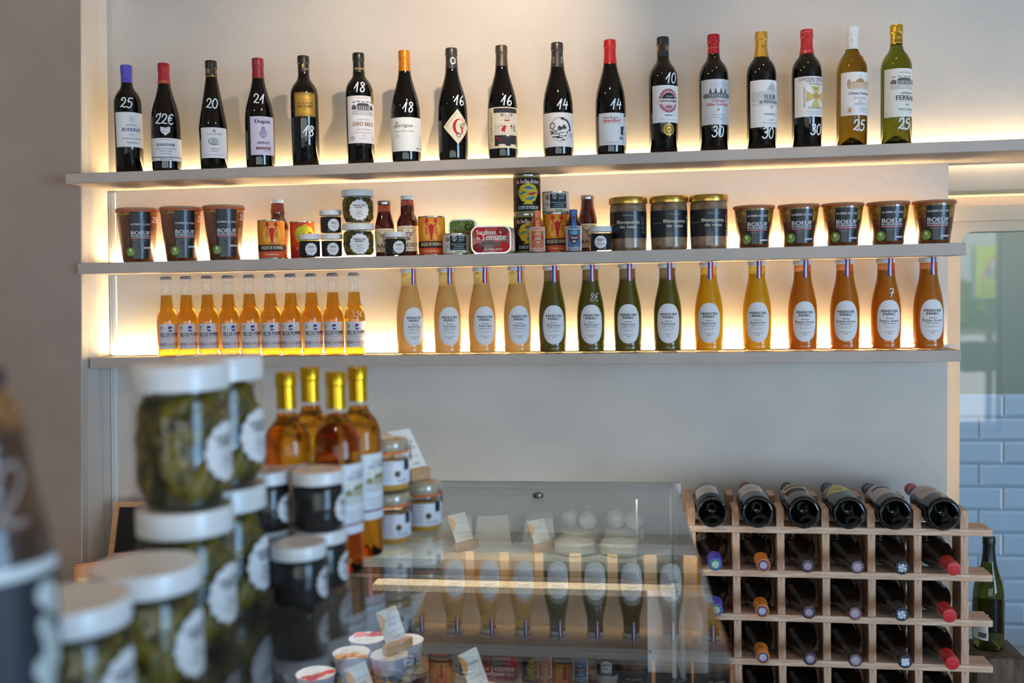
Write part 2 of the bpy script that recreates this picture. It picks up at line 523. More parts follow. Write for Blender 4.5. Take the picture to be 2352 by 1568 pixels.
    def mesh(s, name, fn):
        """fn(u, v, offset) -> xyz"""
        br = getattr(fn, 'breaks', None)
        if br:
            vv, ff, mm = [], [], []
            for f, mi in zip(s.f, s.m):
                pts = [s.v[i] for i in f]; lay = pts[0][2]; pts = [p[:2] for p in pts]
                lo, hi = min(p[1] for p in pts), max(p[1] for p in pts)
                cuts = [b for b in br if lo + 1e-6 < b < hi - 1e-6]
                for a, b in zip([None] + cuts, cuts + [None]):
                    q = pts
                    if a is not None: q = s._clip(q, a, 1, 1)
                    if b is not None: q = s._clip(q, b, -1, 1)
                    if len(q) >= 3:
                        i0 = len(vv); vv += [(p[0], p[1], lay) for p in q]; ff.append(tuple(range(i0, i0 + len(q)))); mm.append(mi)
            s.v, s.f, s.m = vv, ff, mm
        verts = [fn(u, v, 0.0004 + 0.0002 * l) for u, v, l in s.v]
        me = mesh_from(name, verts, s.f, s.mats, s.m)
        if hasattr(fn, 'normal'):
            me.polygons.foreach_set('use_smooth', [True] * len(me.polygons))
            me.normals_split_custom_set_from_vertices([fn.normal(u, v) for u, v, l in s.v])
        return me
def wrap(rf, a0=0.0):
    def fn(u, v, off):
        r = rf(v) if callable(rf) else rf
        a = a0 + u / r
        return ((r + off) * math.sin(a), -(r + off) * math.cos(a), v)
    fn.breaks = getattr(rf, 'breaks', None)
    def normal(u, v):
        a = a0 + u / (rf(v) if callable(rf) else rf)
        return (math.sin(a), -math.cos(a), 0.0)
    fn.normal = normal
    return fn
def interp(prof):
    pr = sorted([(z, r) for r, z in prof if r > 1e-6], key=lambda q: q[0])
    def rf(v):
        for (z0, r0), (z1, r1) in zip(pr[:-1], pr[1:]):
            if z0 <= v <= z1: return r0 + (r1 - r0) * ((v - z0) / (z1 - z0) if z1 > z0 else 0)
        return pr[0][1] if v < pr[0][0] else pr[-1][1]
    rf.breaks = [z for z, r in pr[1:-1]]
    return rf

# ================================================================== THE ROOM
def struct(o): o['kind'] = 'structure'; return o
def poly_obj(name, verts, faces, m):
    bm = bmesh.new(); bv = [bm.verts.new(v) for v in verts]
    for f in faces: bm.faces.new([bv[i] for i in f])
    return struct(obj(name, bm_mesh(name, bm, m)))
XC = 0.785            # corner where the shelf wall turns into the window recess
ZL = 1.906            # underside of the lintel over the recess
struct(prism('wall_back', [(-1.75, 0), (XC, 0), (XC, ZL), (4.2, ZL), (4.2, 3.1), (-1.75, 3.1)], 0.0, 0.06, M_WALL))
def pier_x(z): return -1.583 + (z - 1.906) * 0.030       # the old pier is a little out of plumb
def pier_f(z): return -1.585 + (z - 1.906) * 0.043
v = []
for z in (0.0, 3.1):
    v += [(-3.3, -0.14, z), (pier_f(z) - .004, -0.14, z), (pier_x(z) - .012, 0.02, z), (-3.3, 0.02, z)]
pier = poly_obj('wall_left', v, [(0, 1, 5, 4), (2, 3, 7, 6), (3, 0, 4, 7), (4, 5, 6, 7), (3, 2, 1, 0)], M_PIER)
poly_obj('trim_1', [(pier_f(0), -0.1405, 0), (pier_x(0), 0.0, 0), (pier_x(3.1), 0.0, 3.1), (pier_f(3.1), -0.1405, 3.1),
                    (pier_f(0) - .01, -0.138, 0), (pier_x(0) - .01, 0.0, 0), (pier_x(3.1) - .01, 0.0, 3.1), (pier_f(3.1) - .01, -0.138, 3.1)],
         [(0, 1, 2, 3), (7, 6, 5, 4), (0, 3, 7, 4), (1, 5, 6, 2)], M_WALL)
struct(box('floor', -3.4, 4.3, -5.5, 1.0, -0.05, 0.0, M_FLOOR))
struct(box('ceiling', -3.4, 4.3, -5.5, 0.0, 3.1, 3.15, M_CEIL))
M_INNER = mat((216, 198, 180), 0.8, name='room_paint')
struct(box('wall_outer', -3.4, -3.3, -5.5, -0.141, 0, 3.1, M_INNER))
def wall_x(name, x0, x1, poly, hole):          # a wall across X: polygon given in (y, z)
    o = struct(prism(name, [(-p[0], p[1]) for p in poly], x0, x1, M_INNER, holes=[[(-p[0], p[1]) for p in hole]]))
    for v in o.data.vertices: v.co = (v.co.y, -v.co.x, v.co.z)
    return o
wall_x('wall_right', 4.2, 4.3, [(-5.5, 0), (0.06, 0), (0.06, 3.1), (-5.5, 3.1)], [(-5.1, .55), (-3.1, .55), (-3.1, 2.45), (-5.1, 2.45)])
struct(prism('wall_front', [(-3.4, 0), (4.3, 0), (4.3, 3.1), (-3.4, 3.1)], -5.5, -5.4, M_INNER, holes=[[(-2.6, .35), (2.80, .35), (2.80, 2.55), (-2.6, 2.55)]]))
# window frames behind the camera, seen only as reflections
wf = struct(obj('window_1', None))
for y in (-5.08, -4.43, -3.77, -3.12): box('mullion', 4.21, 4.27, y - .02, y + .02, .55, 2.45, M_DARK, wf)
for z in (.57, 1.95, 2.43): box('transom', 4.21, 4.27, -5.1, -3.1, z - .02, z + .02, M_DARK, wf)
wf = struct(obj('window_3', None))
for x in (-2.58, -.9, .9, 2.79): box('mullion', x - .02, x + .02, -5.48, -5.42, .35, 2.55, M_DARK, wf)
for z in (.37, 2.53): box('transom', -2.6, 2.80, -5.48, -5.42, z - .02, z + .02, M_DARK, wf)

# cable conduit in the corner, one run between each pair of shelves
def conduit(n, z0, z1):
    bm = bmesh.new()
    for (a, b) in ((0, .006), (.0075, .0195)):
        vs = [bm.verts.new((pier_x(z) + .002 + x, y, z)) for z in (z0, z1) for x, y in ((a, 0), (a, -.006), (b, -.006), (b, 0))]
        for f in ((0, 1, 5, 4), (1, 2, 6, 5), (2, 3, 7, 6), (4, 5, 6, 7), (3, 2, 1, 0)): bm.faces.new([vs[i] for i in f])
    struct(obj('trim_%d' % n, bm_mesh('conduit', bm, M_WHITE)))
conduit(2, 1.69, 1.902); conduit(3, 1.42, 1.658); conduit(4, 0.0, 1.388)

# recess with the inner window on the right
RX0 = 0.846
def rrect(x0, x1, z0, z1, r, n=8):
    p = []
    for cx, cz, a in ((x1 - r, z1 - r, 0), (x0 + r, z1 - r, 90), (x0 + r, z0 + r, 180), (x1 - r, z0 + r, 270)):
        for k in range(n + 1):
            t = math.radians(a + 90 * k / n); p.append((cx + r * math.cos(t), cz + r * math.sin(t)))
    return p
M_RECESS = noise_mat('recess_paint', (210, 190, 164), (218, 198, 172), 3, 0.6, 0.2, 50)
struct(prism('wall_recess', [(XC - .05, 0.0), (4.2, 0.0), (4.2, 1.757), (XC - .05, 1.757)], 0.10, 0.14, M_RECESS,
             holes=[rrect(RX0, 2.3, 0.52, 1.729, 0.035)[::-1]]))
struct(box('trim_5', XC - .05, 4.2, 0.075, 0.14, 1.757, 1.797, M_RECESS))       # stepped band over the window
struct(box('trim_6', XC - .05, 4.2, 0.085, 0.14, 1.797, 1.93, M_RECESS))
struct(box('trim_7', XC - .05, XC, 0.0605, 0.0995, 0.0, ZL, M_WALL))             # end of the shelf wall
led = thing('recess_light_strip', 'thin warm light strip in a metal rail above the inner window', 'light strip', (0, 0, 0))
box('rail', XC + .002, 4.2, 0.062, 0.084, 1.826, 1.836, mat((150, 130, 100), .3, .8), led)
box('diffuser', XC + .002, 4.2, 0.060, 0.080, 1.8215, 1.8258, emis((1, .60, .24), LED_RECESS, 'recess_led'), led)
led2 = thing('recess_side_light', 'upright warm light strip hidden behind the shelf wall end beside the inner window', 'light strip')
box('rail', XC + .001, XC + .006, 0.03, 0.06, 0.95, 1.80, mat((150, 130, 100), .3, .8), led2)
box('diffuser', XC + .0061, XC + .009, 0.032, 0.058, 0.96, 1.79, emis((1, .62, .28), 4.5, 'side_led'), led2)
# inner window: pane + far tiled wall
w2 = struct(obj('window_2', None)); w2.location = (0, 0, 0)
fr = rrect(RX0 - .004, 2.304, 0.516, 1.733, 0.037); fi = rrect(RX0 + .003, 2.297, 0.523, 1.726, 0.032)
prism('window_frame', fr, 0.118, 0.13, mat((120, 128, 128), .4), w2, holes=[fi[::-1]])
prism('pane', rrect(RX0, 2.3, 0.52, 1.729, 0.035), 0.122, 0.126, thin_glass('window_pane', (0.93, 0.97, 0.98)), w2)
FY = 0.66
M_FAR = mat((112, 124, 118), 0.6, name='grey_green_paint')
struct(prism('wall_rear', [(0.3, 0), (2.8, 0), (2.8, 2.4), (0.3, 2.4)], FY, FY + .1, M_FAR))
# bevelled metro tiles, each one a piece
tw, th, gp = 0.150, 0.0740, 0.0025
def tile_mesh():
    b = .010
    vs = [(0, 0, 0), (tw, 0, 0), (tw, 0, th), (0, 0, th), (0, -.004, 0), (tw, -.004, 0), (tw, -.004, th), (0, -.004, th),
          (b, -.009, b), (tw - b, -.009, b), (tw - b, -.009, th - b), (b, -.009, th - b)]
    fs = [(0, 1, 5, 4), (1, 2, 6, 5), (2, 3, 7, 6), (3, 0, 4, 7), (4, 5, 9, 8), (5, 6, 10, 9), (6, 7, 11, 10), (7, 4, 8, 11), (8, 9, 10, 11)]
    return mesh_from('tile', vs, fs, mat((148, 172, 200), 0.12, coat=0.6, name='glazed_tile'))
tw_wall = struct(obj('wall_tiled', bm_mesh('grout', (lambda b: box_bm(b, .3, 2.8, FY - .004, FY, 0.0, 1.222) or b)(bmesh.new()), mat((160, 175, 185), .7))))
tm = tile_mesh()
for r in range(11):
    z = 1.222 - (r + 1) * (th + gp)
    off = 0.918 - (tw + gp) + (0.0 if r % 2 else (tw + gp) / 2)
    for c_ in range(5):
        obj('tile', tm, tw_wall, (off + c_ * (tw + gp), FY - .004, z))
# the street outside the shop front, seen mirrored in the inner window
gd = obj('street', bm_mesh('street', (lambda b: box_bm(b, -8, 14, -18, -5.5, -.6, -.5) or b)(bmesh.new()), mat((120, 125, 130), .9)))
struct(gd)
struct(box('backdrop_house', -6, 12, -17, -16, -.5, 2.6, mat((190, 202, 208), .8)))
sg = thing('street_sign', 'lime yellow street sign with red triangle reflected in the inner window', 'sign', (0, 0, 0))
sgx, sgz = 3.665, 1.675
box('backing', sgx - .20, sgx + .20, -8.39, -8.36, sgz - .285, sgz + .285, mat((120, 140, 150), .5), sg)
pr = Print(1)
pr.rect(-.165, .20, -.275, .285, (196, 222, 40), 0)
pr.poly([(-.125, -.075), (.135, -.075), (.005, .185)], (200, 60, 55), 1)
pr.poly([(-.092, -.055), (.102, -.055), (.005, .145)], (205, 215, 215), 2)
for fx in (-.028, .034):
    pr.ell(fx, .045, .014, .016, (60, 65, 70), 3, 10); pr.poly([(fx - .02, -.045), (fx + .02, -.045), (fx + .013, .030), (fx - .013, .030)], (60, 65, 70), 3)
pr.text('MODEREZ', .01, -.150, .25, .045, (110, 130, 50), 3, .02)
pr.text('VOTRE VITESSE', .01, -.225, .27, .036, (110, 130, 50), 3, .02)
obj('sign_face', pr.mesh('sign_face', lambda u, v, o: (sgx + u, -8.36 + o * 8, sgz + v)), sg)
box('post', sgx - .03, sgx + .03, -8.45, -8.391, -.5, sgz + .25, M_STEEL, sg)
def car(x, y, c, label):
    t = thing('parked_car', label, 'car', (x, y, -.5))
    body = [(-2.1, .35), (-2.1, .75), (-1.3, .95), (-.8, 1.42), (.9, 1.42), (1.5, .95), (2.1, .85), (2.1, .35)]
    prism('car_body', body, -.8, .8, mat(c, .3, coat=.8), t, bev=0)
    prism('window_band', [(-1.15, .97), (-.75, 1.34), (.85, 1.34), (1.3, .97)], -.81, .81, mat((60, 75, 85), .15), t)
    for k in (-1.3, 1.3):
        me = lathe('wheel', [(0, -.1), (.3, -.1), (.32, -.08), (.32, .08), (.3, .1), (0, .1)], mat((25, 25, 28), .6), 20)
        for s in (-.72, .72): obj('wheel', me, t, (k, s, .32), (PI / 2, 0, 0))
car(4.2, -10.6, (235, 238, 242), 'white car parked behind the lime street sign')
def leafy(name, label, x, y, z, r, n):
    t = thing(name, label, 'tree', (x, y, -.5))
    vs, fs = tube_pts([(0, 0, 0), (.03, 0, z * .5), (0, .02, z)], .09, 8)
    obj('trunk', mesh_from('trunk', vs, fs, mat((90, 75, 60), .9)), t)
    v = []; f = []
    for k in range(n):
        d = Vector((random.gauss(0, 1), random.gauss(0, 1), random.gauss(0, 1))).normalized() * (r * random.random() ** .4)
        a = Vector((random.uniform(-1, 1), random.uniform(-1, 1), random.uniform(-1, 1))).normalized() * .12
        b = a.orthogonal().normalized() * .06
        c0 = d + Vector((0, 0, z)); i = len(v)
        v += [tuple(c0 - a), tuple(c0 + b), tuple(c0 + a), tuple(c0 - b)]; f.append((i, i + 1, i + 2, i + 3))
    o = obj('foliage', mesh_from('foliage', v, f, mat((95, 150, 60), .7)), t); o['kind'] = 'stuff'
leafy('street_tree', 'leafy green street tree reflected in the inner window left of the sign post', 4.55, -12.0, 1.62, .42, 520)
leafy('street_tree', 'leafy green street tree reflected in the inner window under the lime sign', 5.25, -13.2, 1.55, .42, 520)

# ================================================================== SHELVES
S1, S2, S3 = 1.934, 1.691, 1.419
def shelf(x0, x1, d, ztop, thick, label, gain, x0s, x1s):
    t = thing('wall_shelf', label, 'shelf', (0, 0, ztop))
    bm = bmesh.new(); box_bm(bm, x0, x1, -d, 0.0, -thick, 0)
    bmesh.ops.bevel(bm, geom=bm.edges[:], offset=.0012, segments=1, affect='EDGES')
    obj('board', bm_mesh('board', bm, M_SHELF), t)
    box('light_profile', x0s, x1s, -0.022, -0.001, 0.0, 0.0035, mat((205, 195, 170), .4), t)
    for i, (u0, u1, g) in enumerate(gain):
        box('light_strip', x0s + .005 + (x1s - x0s - .01) * u0, x0s + .005 + (x1s - x0s - .01) * u1, -0.020, -0.003, 0.0036, 0.0046, emis((1.0, 0.75, 0.38), LED_SHELF * g, 'shelf_led'), t)
    return t
shelf(pier_f(1.92), 1.9, .22, S1, .027, 'long top shelf holding the row of wine bottles', ((0, 1, .42),), -1.56, 1.88)
shelf(pier_f(1.68) - .001, 0.782, .16, S2, .031, 'middle shelf holding jars, tins and sauce bottles', ((0, .31, 1.0), (.31, .63, 1.35), (.63, 1, .70)), -1.575, .775)
s3 = shelf(pier_f(1.40) + .006, 0.787, .11, S3, .029, 'lowest shelf holding cider bottles and soup bottles', ((0, 1, 1.0),), -1.585, .78)
box('end_clip', .745, .80, -.024, -.006, .0036, .009, M_WHITE, s3)

# ================================================================== WINE ON THE TOP SHELF
BASE = [(0, .030), (.006, .028), (.014, .021), (.023, .010), (.028, .003), (.031, 0), (.0342, .0008)]
PROF = {
 'B': BASE + [(.0368, .005), (.0372, .19), (.0364, .202), (.0335, .213), (.028, .2235), (.021, .2325), (.0170, .240), (.0150, .250), (.0143, .262), (.0143, .3), (0, .3)],
 'U': BASE + [(.0385, .006), (.0392, .012), (.0394, .122), (.0385, .146), (.0355, .168), (.0305, .188), (.025, .206), (.0205, .222), (.0175, .236), (.0156, .25), (.0146, .268), (.0146, .3), (0, .3)],
 'S': BASE + [(.0372, .006), (.0376, .10), (.0386, .118), (.0368, .128), (.0345, .145), (.0300, .170), (.0255, .196), (.0215, .218), (.0180, .240), (.0156, .254), (.0146, .268), (.0146, .3), (0, .3)],
}
_bm = {}
def bottle_mesh(kind, neck):
    k = (kind, neck)
    if k not in _bm:
        p = PROF[kind]
        zs = [i for i, q in enumerate(p) if q[1] >= .238 and i > 7]
        _bm[k] = lathe('bottle_glass', p, [M_BLACKGLASS, neck or M_BLACKGLASS], 40, [(0, 0), (zs[0] + 1, 1)])
    return _bm[k]
def capsule_mesh(kind, z0, m):
    rf = interp(PROF[kind][6:])
    p = [(rf(z0) - .0002, z0 - .0002), (rf(z0) + .0006, z0)]
    for z in (.262, .272, .2795):
        if z > z0 + .003: p.append((rf(z) + .0006, z))
    p += [(.0162, .2805), (.0164, .2825), (.0162, .2845), (.0160, .287), (.0160, .2975), (.0150, .3002), (.0135, .3006), (0, .3006)]
    return lathe('capsule', p, m, 32)
def K(v): return .02 + (v - .02) * .93
BLUE, RED, MAROON, GOLD, BLK, GREY = (62, 58, 130), (190, 30, 45), (120, 30, 50), (190, 150, 70), (35, 35, 40), (110, 108, 115)
def chateau(p, u, v, w, h, c, layer=1):
    """engraving of a house with trees and vine rows"""
    p.rect(u - w * .28, u + w * .28, v - h * .12, v + h * .2, c, layer)
    p.poly([(u - w * .31, v + h * .2), (u + w * .31, v + h * .2), (u + w * .2, v + h * .36), (u - w * .2, v + h * .36)], tuple(int(x * .8) for x in c), layer + 1)
    for k in range(7):
        x = u - w * .24 + k * w * .08
        p.rect(x - w * .015, x + w * .015, v - h * .06, v + h * .02, (235, 232, 234), layer + 1)
        p.rect(x - w * .015, x + w * .015, v + h * .07, v + h * .14, (235, 232, 234), layer + 1)
    for s in (-1, 1):
        for k in range(3):
            p.ell(u + s * w * (.36 + .05 * k), v + h * (.05 + .06 * (k % 2)), w * .06, h * .16, tuple(int(x * (.85 + .1 * k)) for x in c), layer, 9)
    for k in range(4):
        p.line([(u - w * .5, v - h * (.2 + .07 * k)), (u, v - h * (.17 + .09 * k)), (u + w * .5, v - h * (.2 + .07 * k))], h * .025, c, layer)
    for k in range(5):
        p.ell(u - w * .4 + k * w * .2, v + h * .44 + h * .03 * (k % 2), w * .09, h * .05, tuple(min(255, int(x * 1.35)) for x in c), layer, 8)
    return p
def lab(p, v0, v1, half, r, m=None):
    h = math.radians(half) * r
    return p.rect(-h, h, K(v0), K(v1), m or M_PAPER, 0)
def L1(p, r):
    lab(p, .076, .178, 72, r)
    p.line([(-.006, K(.150)), (-.002, K(.166)), (.001, K(.150)), (.004, K(.164)), (.007, K(.156)), (.002, K(.150))], .0007, GREY)
    p.text('CHÂTEAU', 0, K(.140), .030, .0055, BLK); p.text('BONNEAU', .001, K(.1265), .052, .0095, BLUE, 2, .01)
    p.text('2019', 0, K(.112), .015, .0035, GREY); p.text('MONTAGNE SAINT-EMILION', 0, K(.1005), .052, .0032, BLK)
    p.text('Famille Bonneau', .002, K(.089), .032, .0045, BLK, 2, 0, 0, .3)
def L2(p, r):
    lab(p, .031, .097, 100, r); p.rect(-.06, .06, K(.0405), K(.0425), BLK, 1)
    p.text('VIN DE BOURGOGNE', 0, K(.0925), .028, .0022, GREY); p.text('BOURGOGNE', 0, K(.0775), .049, .0075, BLK, 2, .01)
    p.text('CÔTE CHALONNAISE', 0, K(.0665), .056, .0042, BLK); p.text('PINOT NOIR', 0, K(.0585), .032, .0034, BLK)
    p.text('BUISSONNIER', 0, K(.0515), .028, .0026, BLK); p.text('VIGNERONS DE BUXY', 0, K(.036), .036, .0032, BLK, 2, .01)
    s = .013
    p.poly([(-s, K(.130)), (0, K(.127)), (s, K(.130)), (s * .95, K(.115)), (0, K(.104)), (-s * .95, K(.115))], M_PAPER, 0)
    p.rect(-.010, .010, K(.1245), K(.1255), RED, 1); p.text('2022', 0, K(.1165), .020, .0042, BLK)
def L3(p, r):
    lab(p, .034, .122, 62, r)
    p.ell(0, K(.112), .004, .0045, RED, 1, 12); p.rect(-.0006, .0006, K(.106), K(.118), M_PAPER, 2); p.rect(-.004, .004, K(.1115), K(.1127), M_PAPER, 2)
    p.text("Domaine de l'Idylle", 0, K(.1025), .042, .0055, BLK, 2, 0, 0, .3)
    p.ell(0, K(.082), .017, .011, (150, 150, 155), 1, 18); p.ell(.002, K(.083), .0155, .0095, (222, 220, 222), 2, 18)
    for rr in (.0085, .006, .0035): p.ring(0, K(.081), rr, rr, .0011, (90, 90, 95), 3, 18)
    p.text('MONDEUSE', 0, K(.060), .022, .0036, RED); p.text('Le Pithonnier', 0, K(.053), .018, .003, BLK, 2, 0, 0, .3); p.bars(0, K(.043), .052, 1, .003, GREY)
def L4(p, r):
    m = mat((214, 204, 226), .55); lab(p, .037, .148, 52, r, m)
    p.text('Dugois', 0, K(.132), .042, .0125, BLK, 2, .015); p.text('DOMAINE', -.003, K(.1415), .016, .0022, GREY)
    p.ell(0, K(.100), .0085, .015, (178, 168, 196), 1, 18); p.ell(0, K(.114), .005, .005, (150, 140, 170), 2, 12)
    p.ring(0, K(.096), .0095, .0085, .0012, (140, 130, 160), 3, 18); p.line([(-.010, K(.100)), (.015, K(.102))], .0009, (140, 130, 160))
    p.text('ARBOIS', 0, K(.072), .034, .007, BLK, 2, .01); p.rect(-.020, .020, K(.053), K(.060), MAROON, 1)
    p.text('TROUSSEAU', 0, K(.0565), .034, .0035, (230, 220, 235)); p.text('Les Trides', .008, K(.048), .020, .003, BLK)
def L5(p, r):
    h = math.radians(48) * r; g = mat((196, 152, 62), .4, .5)
    p.rect(-h, h, K(.142), K(.211), g, 0); p.frame(-h + .001, h - .001, K(.1435), K(.2095), .0016, BLK, 1)
    p.text('GRAND VIN DE BORDEAUX', 0, K(.2035), .040, .0022, BLK); p.text('CHÂTEAU', 0, K(.190), .020, .0024, BLK)
    p.text('LE CLOS DU', 0, K(.1805), .043, .0062, BLK, 2, .012); p.text('NOTAIRE', 0, K(.171), .042, .0072, BLK, 2, .012)
    p.text('2018', 0, K(.1625), .013, .003, BLK); p.text('CÔTES DE BOURG', 0, K(.1505), .040, .0024, BLK)
def L6(p, r):
    lab(p, .060, .194, 75, r)
    p.text('PRODUIT DE FRANCE', -.002, K(.188), .030, .002, RED); chateau(p, 0, K(.158), .062, .038, (95, 95, 100))
    p.text('CHÂTEAU', 0, K(.127), .036, .0042, GREY); p.text('SAINT BRICE', 0, K(.114), .060, .0105, (150, 105, 60), 2, .01)
    p.text('SAINT-ÉMILION', 0, K(.099), .040, .0050, (190, 120, 80)); p.text('MIS EN BOUTEILLE AU CHÂTEAU', 0, K(.090), .054, .0026, BLK)
    p.text('2020', 0, K(.081), .011, .0032, (190, 120, 80)); p.ring(-.031, K(.074), .0055, .0055, .0012, GREY); p.ring(-.031, K(.074), .0035, .0035, .0008, GREY)
    p.bars(0, K(.0725), .028, 1, .003, GREY, .0007); p.line([(.026, K(.068)), (.030, K(.080)), (.032, K(.070)), (.038, K(.077))], .0006, BLK)
    p.ell(.034, K(.192), .0095, .018, foil((205, 160, 60)), 3, 20); p.ell(.034, K(.192), .0065, .0135, foil((175, 125, 40)), 4, 18)
def L7(p, r):
    lab(p, .032, .127, 100, r, mat((240, 240, 238), .5))
    p.text('la', -.0375, K(.113), .009, .0085, (110, 60, 60)); p.text('garrigue', -.020, K(.1025), .052, .0105, (110, 60, 60))
    p.text('Côtes du Rhône Villages', -.018, K(.088), .054, .0045, GREY, 2, 0, 0, .3); p.bars(-.036, K(.077), .014, 3, .0034, GREY, .0007)
    for a in (.8, 2.35): p.line([(.034 - .012 * math.cos(a), K(.062) - .014 * math.sin(a)), (.034 + .012 * math.cos(a), K(.062) + .014 * math.sin(a))], .0006, BLK)
    p.ell(.034, K(.074), .0016, .002, MAROON, 2, 8); p.ell(.034, K(.050), .0016, .002, MAROON, 2, 8)
    p.text('SAINT-GERVAIS', .036, K(.040), .040, .0045, (110, 60, 60), 2, .01)
def L8(p, r):
    c = K(.095); a = .040
    p.poly([(0, c - a * 1.15), (a * .98, c), (0, c + a * 1.15), (-a * .98, c)], M_CREAM, 0)
    for k in range(24):
        pass
    # a big serif capital drawn as a crescent with a bar
    out = [(.004 + .0175 * math.cos(t), c + .021 * math.sin(t)) for t in [math.radians(55 + k * 12.5) for k in range(21)]]
    inn = [(.0068 + .0125 * math.cos(t), c + .0195 * math.sin(t)) for t in [math.radians(55 + k * 12.5) for k in range(21)]][::-1]
    for i in range(20): p.poly([out[i], out[i + 1], inn[19 - i], inn[20 - i]], (196, 20, 60), 1)
    p.rect(.010, .0145, c - .017, c - .002, (196, 20, 60), 1); p.rect(.006, .018, c - .003, c - .0012, (196, 20, 60), 1); p.line([(.014, c + .014), (.0145, c + .022)], .0012, (196, 20, 60))
    p.text('Griottes', .015, c + .008, .024, .008, BLK, 2, 0, .55); p.text('Beaujolais', .017, c + .001, .020, .0035, RED, 2, 0, .55)
    p.text('PIERRE-MARIE CHERMETTE', -.0165, c + .0185, .044, .0025, GREY, 2, 0, .86)
    for k in range(9):
        t = 2 * PI * k / 9; p.ell(.002 + .006 * math.cos(t), c - .021 + .006 * math.sin(t), .0018, .0012, BLK, 2, 7)
def L9(p, r):
    lab(p, .030, .144, 77, r, M_CREAM); k = BLK
    p.rect(-.030, .040, K(.128), K(.141), (50, 50, 55), 1)
    p.poly([(-.028, K(.128)), (.038, K(.128)), (.036, K(.108)), (.028, K(.103)), (-.018, K(.103)), (-.026, K(.108))], (226, 210, 190), 1)
    for s in (-1, 1):
        p.ring(.006 + s * .012, K(.121), .0065, .0028, .0008, k, 2, 14); p.ell(.006 + s * .012, K(.121), .0018, .0018, k, 3, 8)
        p.line([(.006 + s * .004, K(.125)), (.006 + s * .003, K(.111)), (.006 + s * .007, K(.109))], .0009, k)
        p.line([(.006 + s * .006, K(.127)), (.006 + s * .019, K(.1255))], .001, k)
    p.ell(.006, K(.1062), .008, .0018, RED, 3, 12)
    p.rect(-.028, .038, K(.066), K(.103), (236, 222, 200), 1)
    for q in range(8): p.line([(-.024 + q * .008, K(.068)), (-.024 + q * .008, K(.101))], .0005, (120, 110, 105), 2)
    for q in range(5): p.line([(-.028, K(.070) + q * .0065), (.038, K(.070) + q * .0065)], .0005, (120, 110, 105), 2)
    p.poly([(-.010, K(.080)), (-.002, K(.094)), (.004, K(.090)), (.001, K(.082)), (-.001, K(.073))], RED, 3)
    p.line([(-.024, K(.085)), (-.008, K(.094)), (.003, K(.086))], .0009, k); p.ell(.018, K(.091), .0032, .0035, RED, 3, 12); p.line([(.018, K(.088)), (.018, K(.080))], .0008, k)
    p.rect(.0245, .0275, K(.082), K(.093), k, 3); p.rect(.023, .034, K(.078), K(.080), k, 3)
    p.rect(-.028, .038, K(.036), K(.066), (48, 46, 50), 1); p.rect(.003, .011, K(.0625), K(.0665), (236, 222, 200), 3)
    p.line([(-.024, K(.060)), (-.014, K(.054)), (-.010, K(.047))], .0022, RED); p.ell(-.008, K(.038), .010, .003, (236, 222, 200), 2, 12); p.ell(.024, K(.038), .010, .003, (236, 222, 200), 2, 12)
    p.text("LA VIGNE D'ALBERT", -.0385, K(.092), .075, .0042, BLK, 2, .01, PI / 2)
def L10(p, r):
    lab(p, .028, .122, 120, r, mat((232, 226, 226), .55)); c = K(.076)
    p.ring(.0, c, .029, .031, .001, BLK, 1, 30)
    p.ell(0, c, .0285, .030, (236, 232, 232), 1, 26, 2, PI, 2 * PI)
    random.seed(3)
    for q in range(46):
        y = c - .028 + .030 * random.random(); lim = math.sqrt(max(0, .029 ** 2 - (y - c) ** 2)) - .003
        x = random.uniform(-lim, lim); w = random.uniform(.002, .006)
        p.ell(x, y, w, random.uniform(.0006, .0016), (40, 40, 45), 2, 7)
    p.poly([(-.010, c + .002), (-.004, c + .010), (.002, c + .005), (.008, c + .013), (.016, c + .004), (.012, c)], (70, 70, 75), 2)
    p.line([(.027, c - .004), (.024, c + .012), (.016, c + .022), (.006, c + .026)], .0035, (45, 45, 50)); p.ell(.004, c + .027, .005, .0028, (45, 45, 50), 2, 10)
    for q in range(9): p.ell(-.022 + .006 * math.cos(q * .7), c + .009 + .007 * math.sin(q * .7), .0022, .0016, (45, 45, 50), 2, 7)
    p.rect(.018, .040, c - .020, c - .006, (226, 222, 220), 3); p.text('DOMAINE', .029, c - .010, .018, .0025, (60, 90, 70), 4); p.text('SENS', .029, c - .0155, .012, .0035, BLK, 4)
def L11(p, r):
    lab(p, .027, .115, 75, r)
    p.text('interdit aux', -.016, K(.1025), .040, .0060, BLK); p.text('snobs!', -.013, K(.0945), .046, .0088, (200, 30, 50), 2, .015)
    p.text('Sans additifs, libre et bon', -.014, K(.087), .044, .0026, BLK)
    k = (60, 60, 66)
    p.rect(.010, .024, K(.055), K(.078), k, 1)
    p.ell(.028, K(.101), .0075, .010, (206, 202, 206), 2, 14); p.ell(.028, K(.110), .007, .0042, k, 3, 10)
    for s in (-1, 1): p.ell(.028 + s * .003, K(.102), .0012, .0008, k, 3, 7)
    p.line([(.028, K(.101)), (.027, K(.097))], .0007, k, 3); p.line([(.0255, K(.0935)), (.0305, K(.0935))], .0008, k, 3)
    p.poly([(.016, K(.030)), (.018, K(.066)), (.024, K(.086)), (.034, K(.086)), (.042, K(.070)), (.043, K(.030))], (222, 220, 224), 2)
    p.line([(.024, K(.086)), (.018, K(.060)), (.017, K(.032))], .001, k, 3); p.line([(.030, K(.086)), (.029, K(.034))], .0007, k, 3); p.line([(.020, K(.055)), (.032, K(.062)), (.035, K(.075))], .001, k, 3)
    p.ell(.011, K(.046), .006, .004, (140, 140, 150), 3, 10); p.text("L'ESPRIT DU SUD", -.012, K(.034), .034, .0022, GREY)
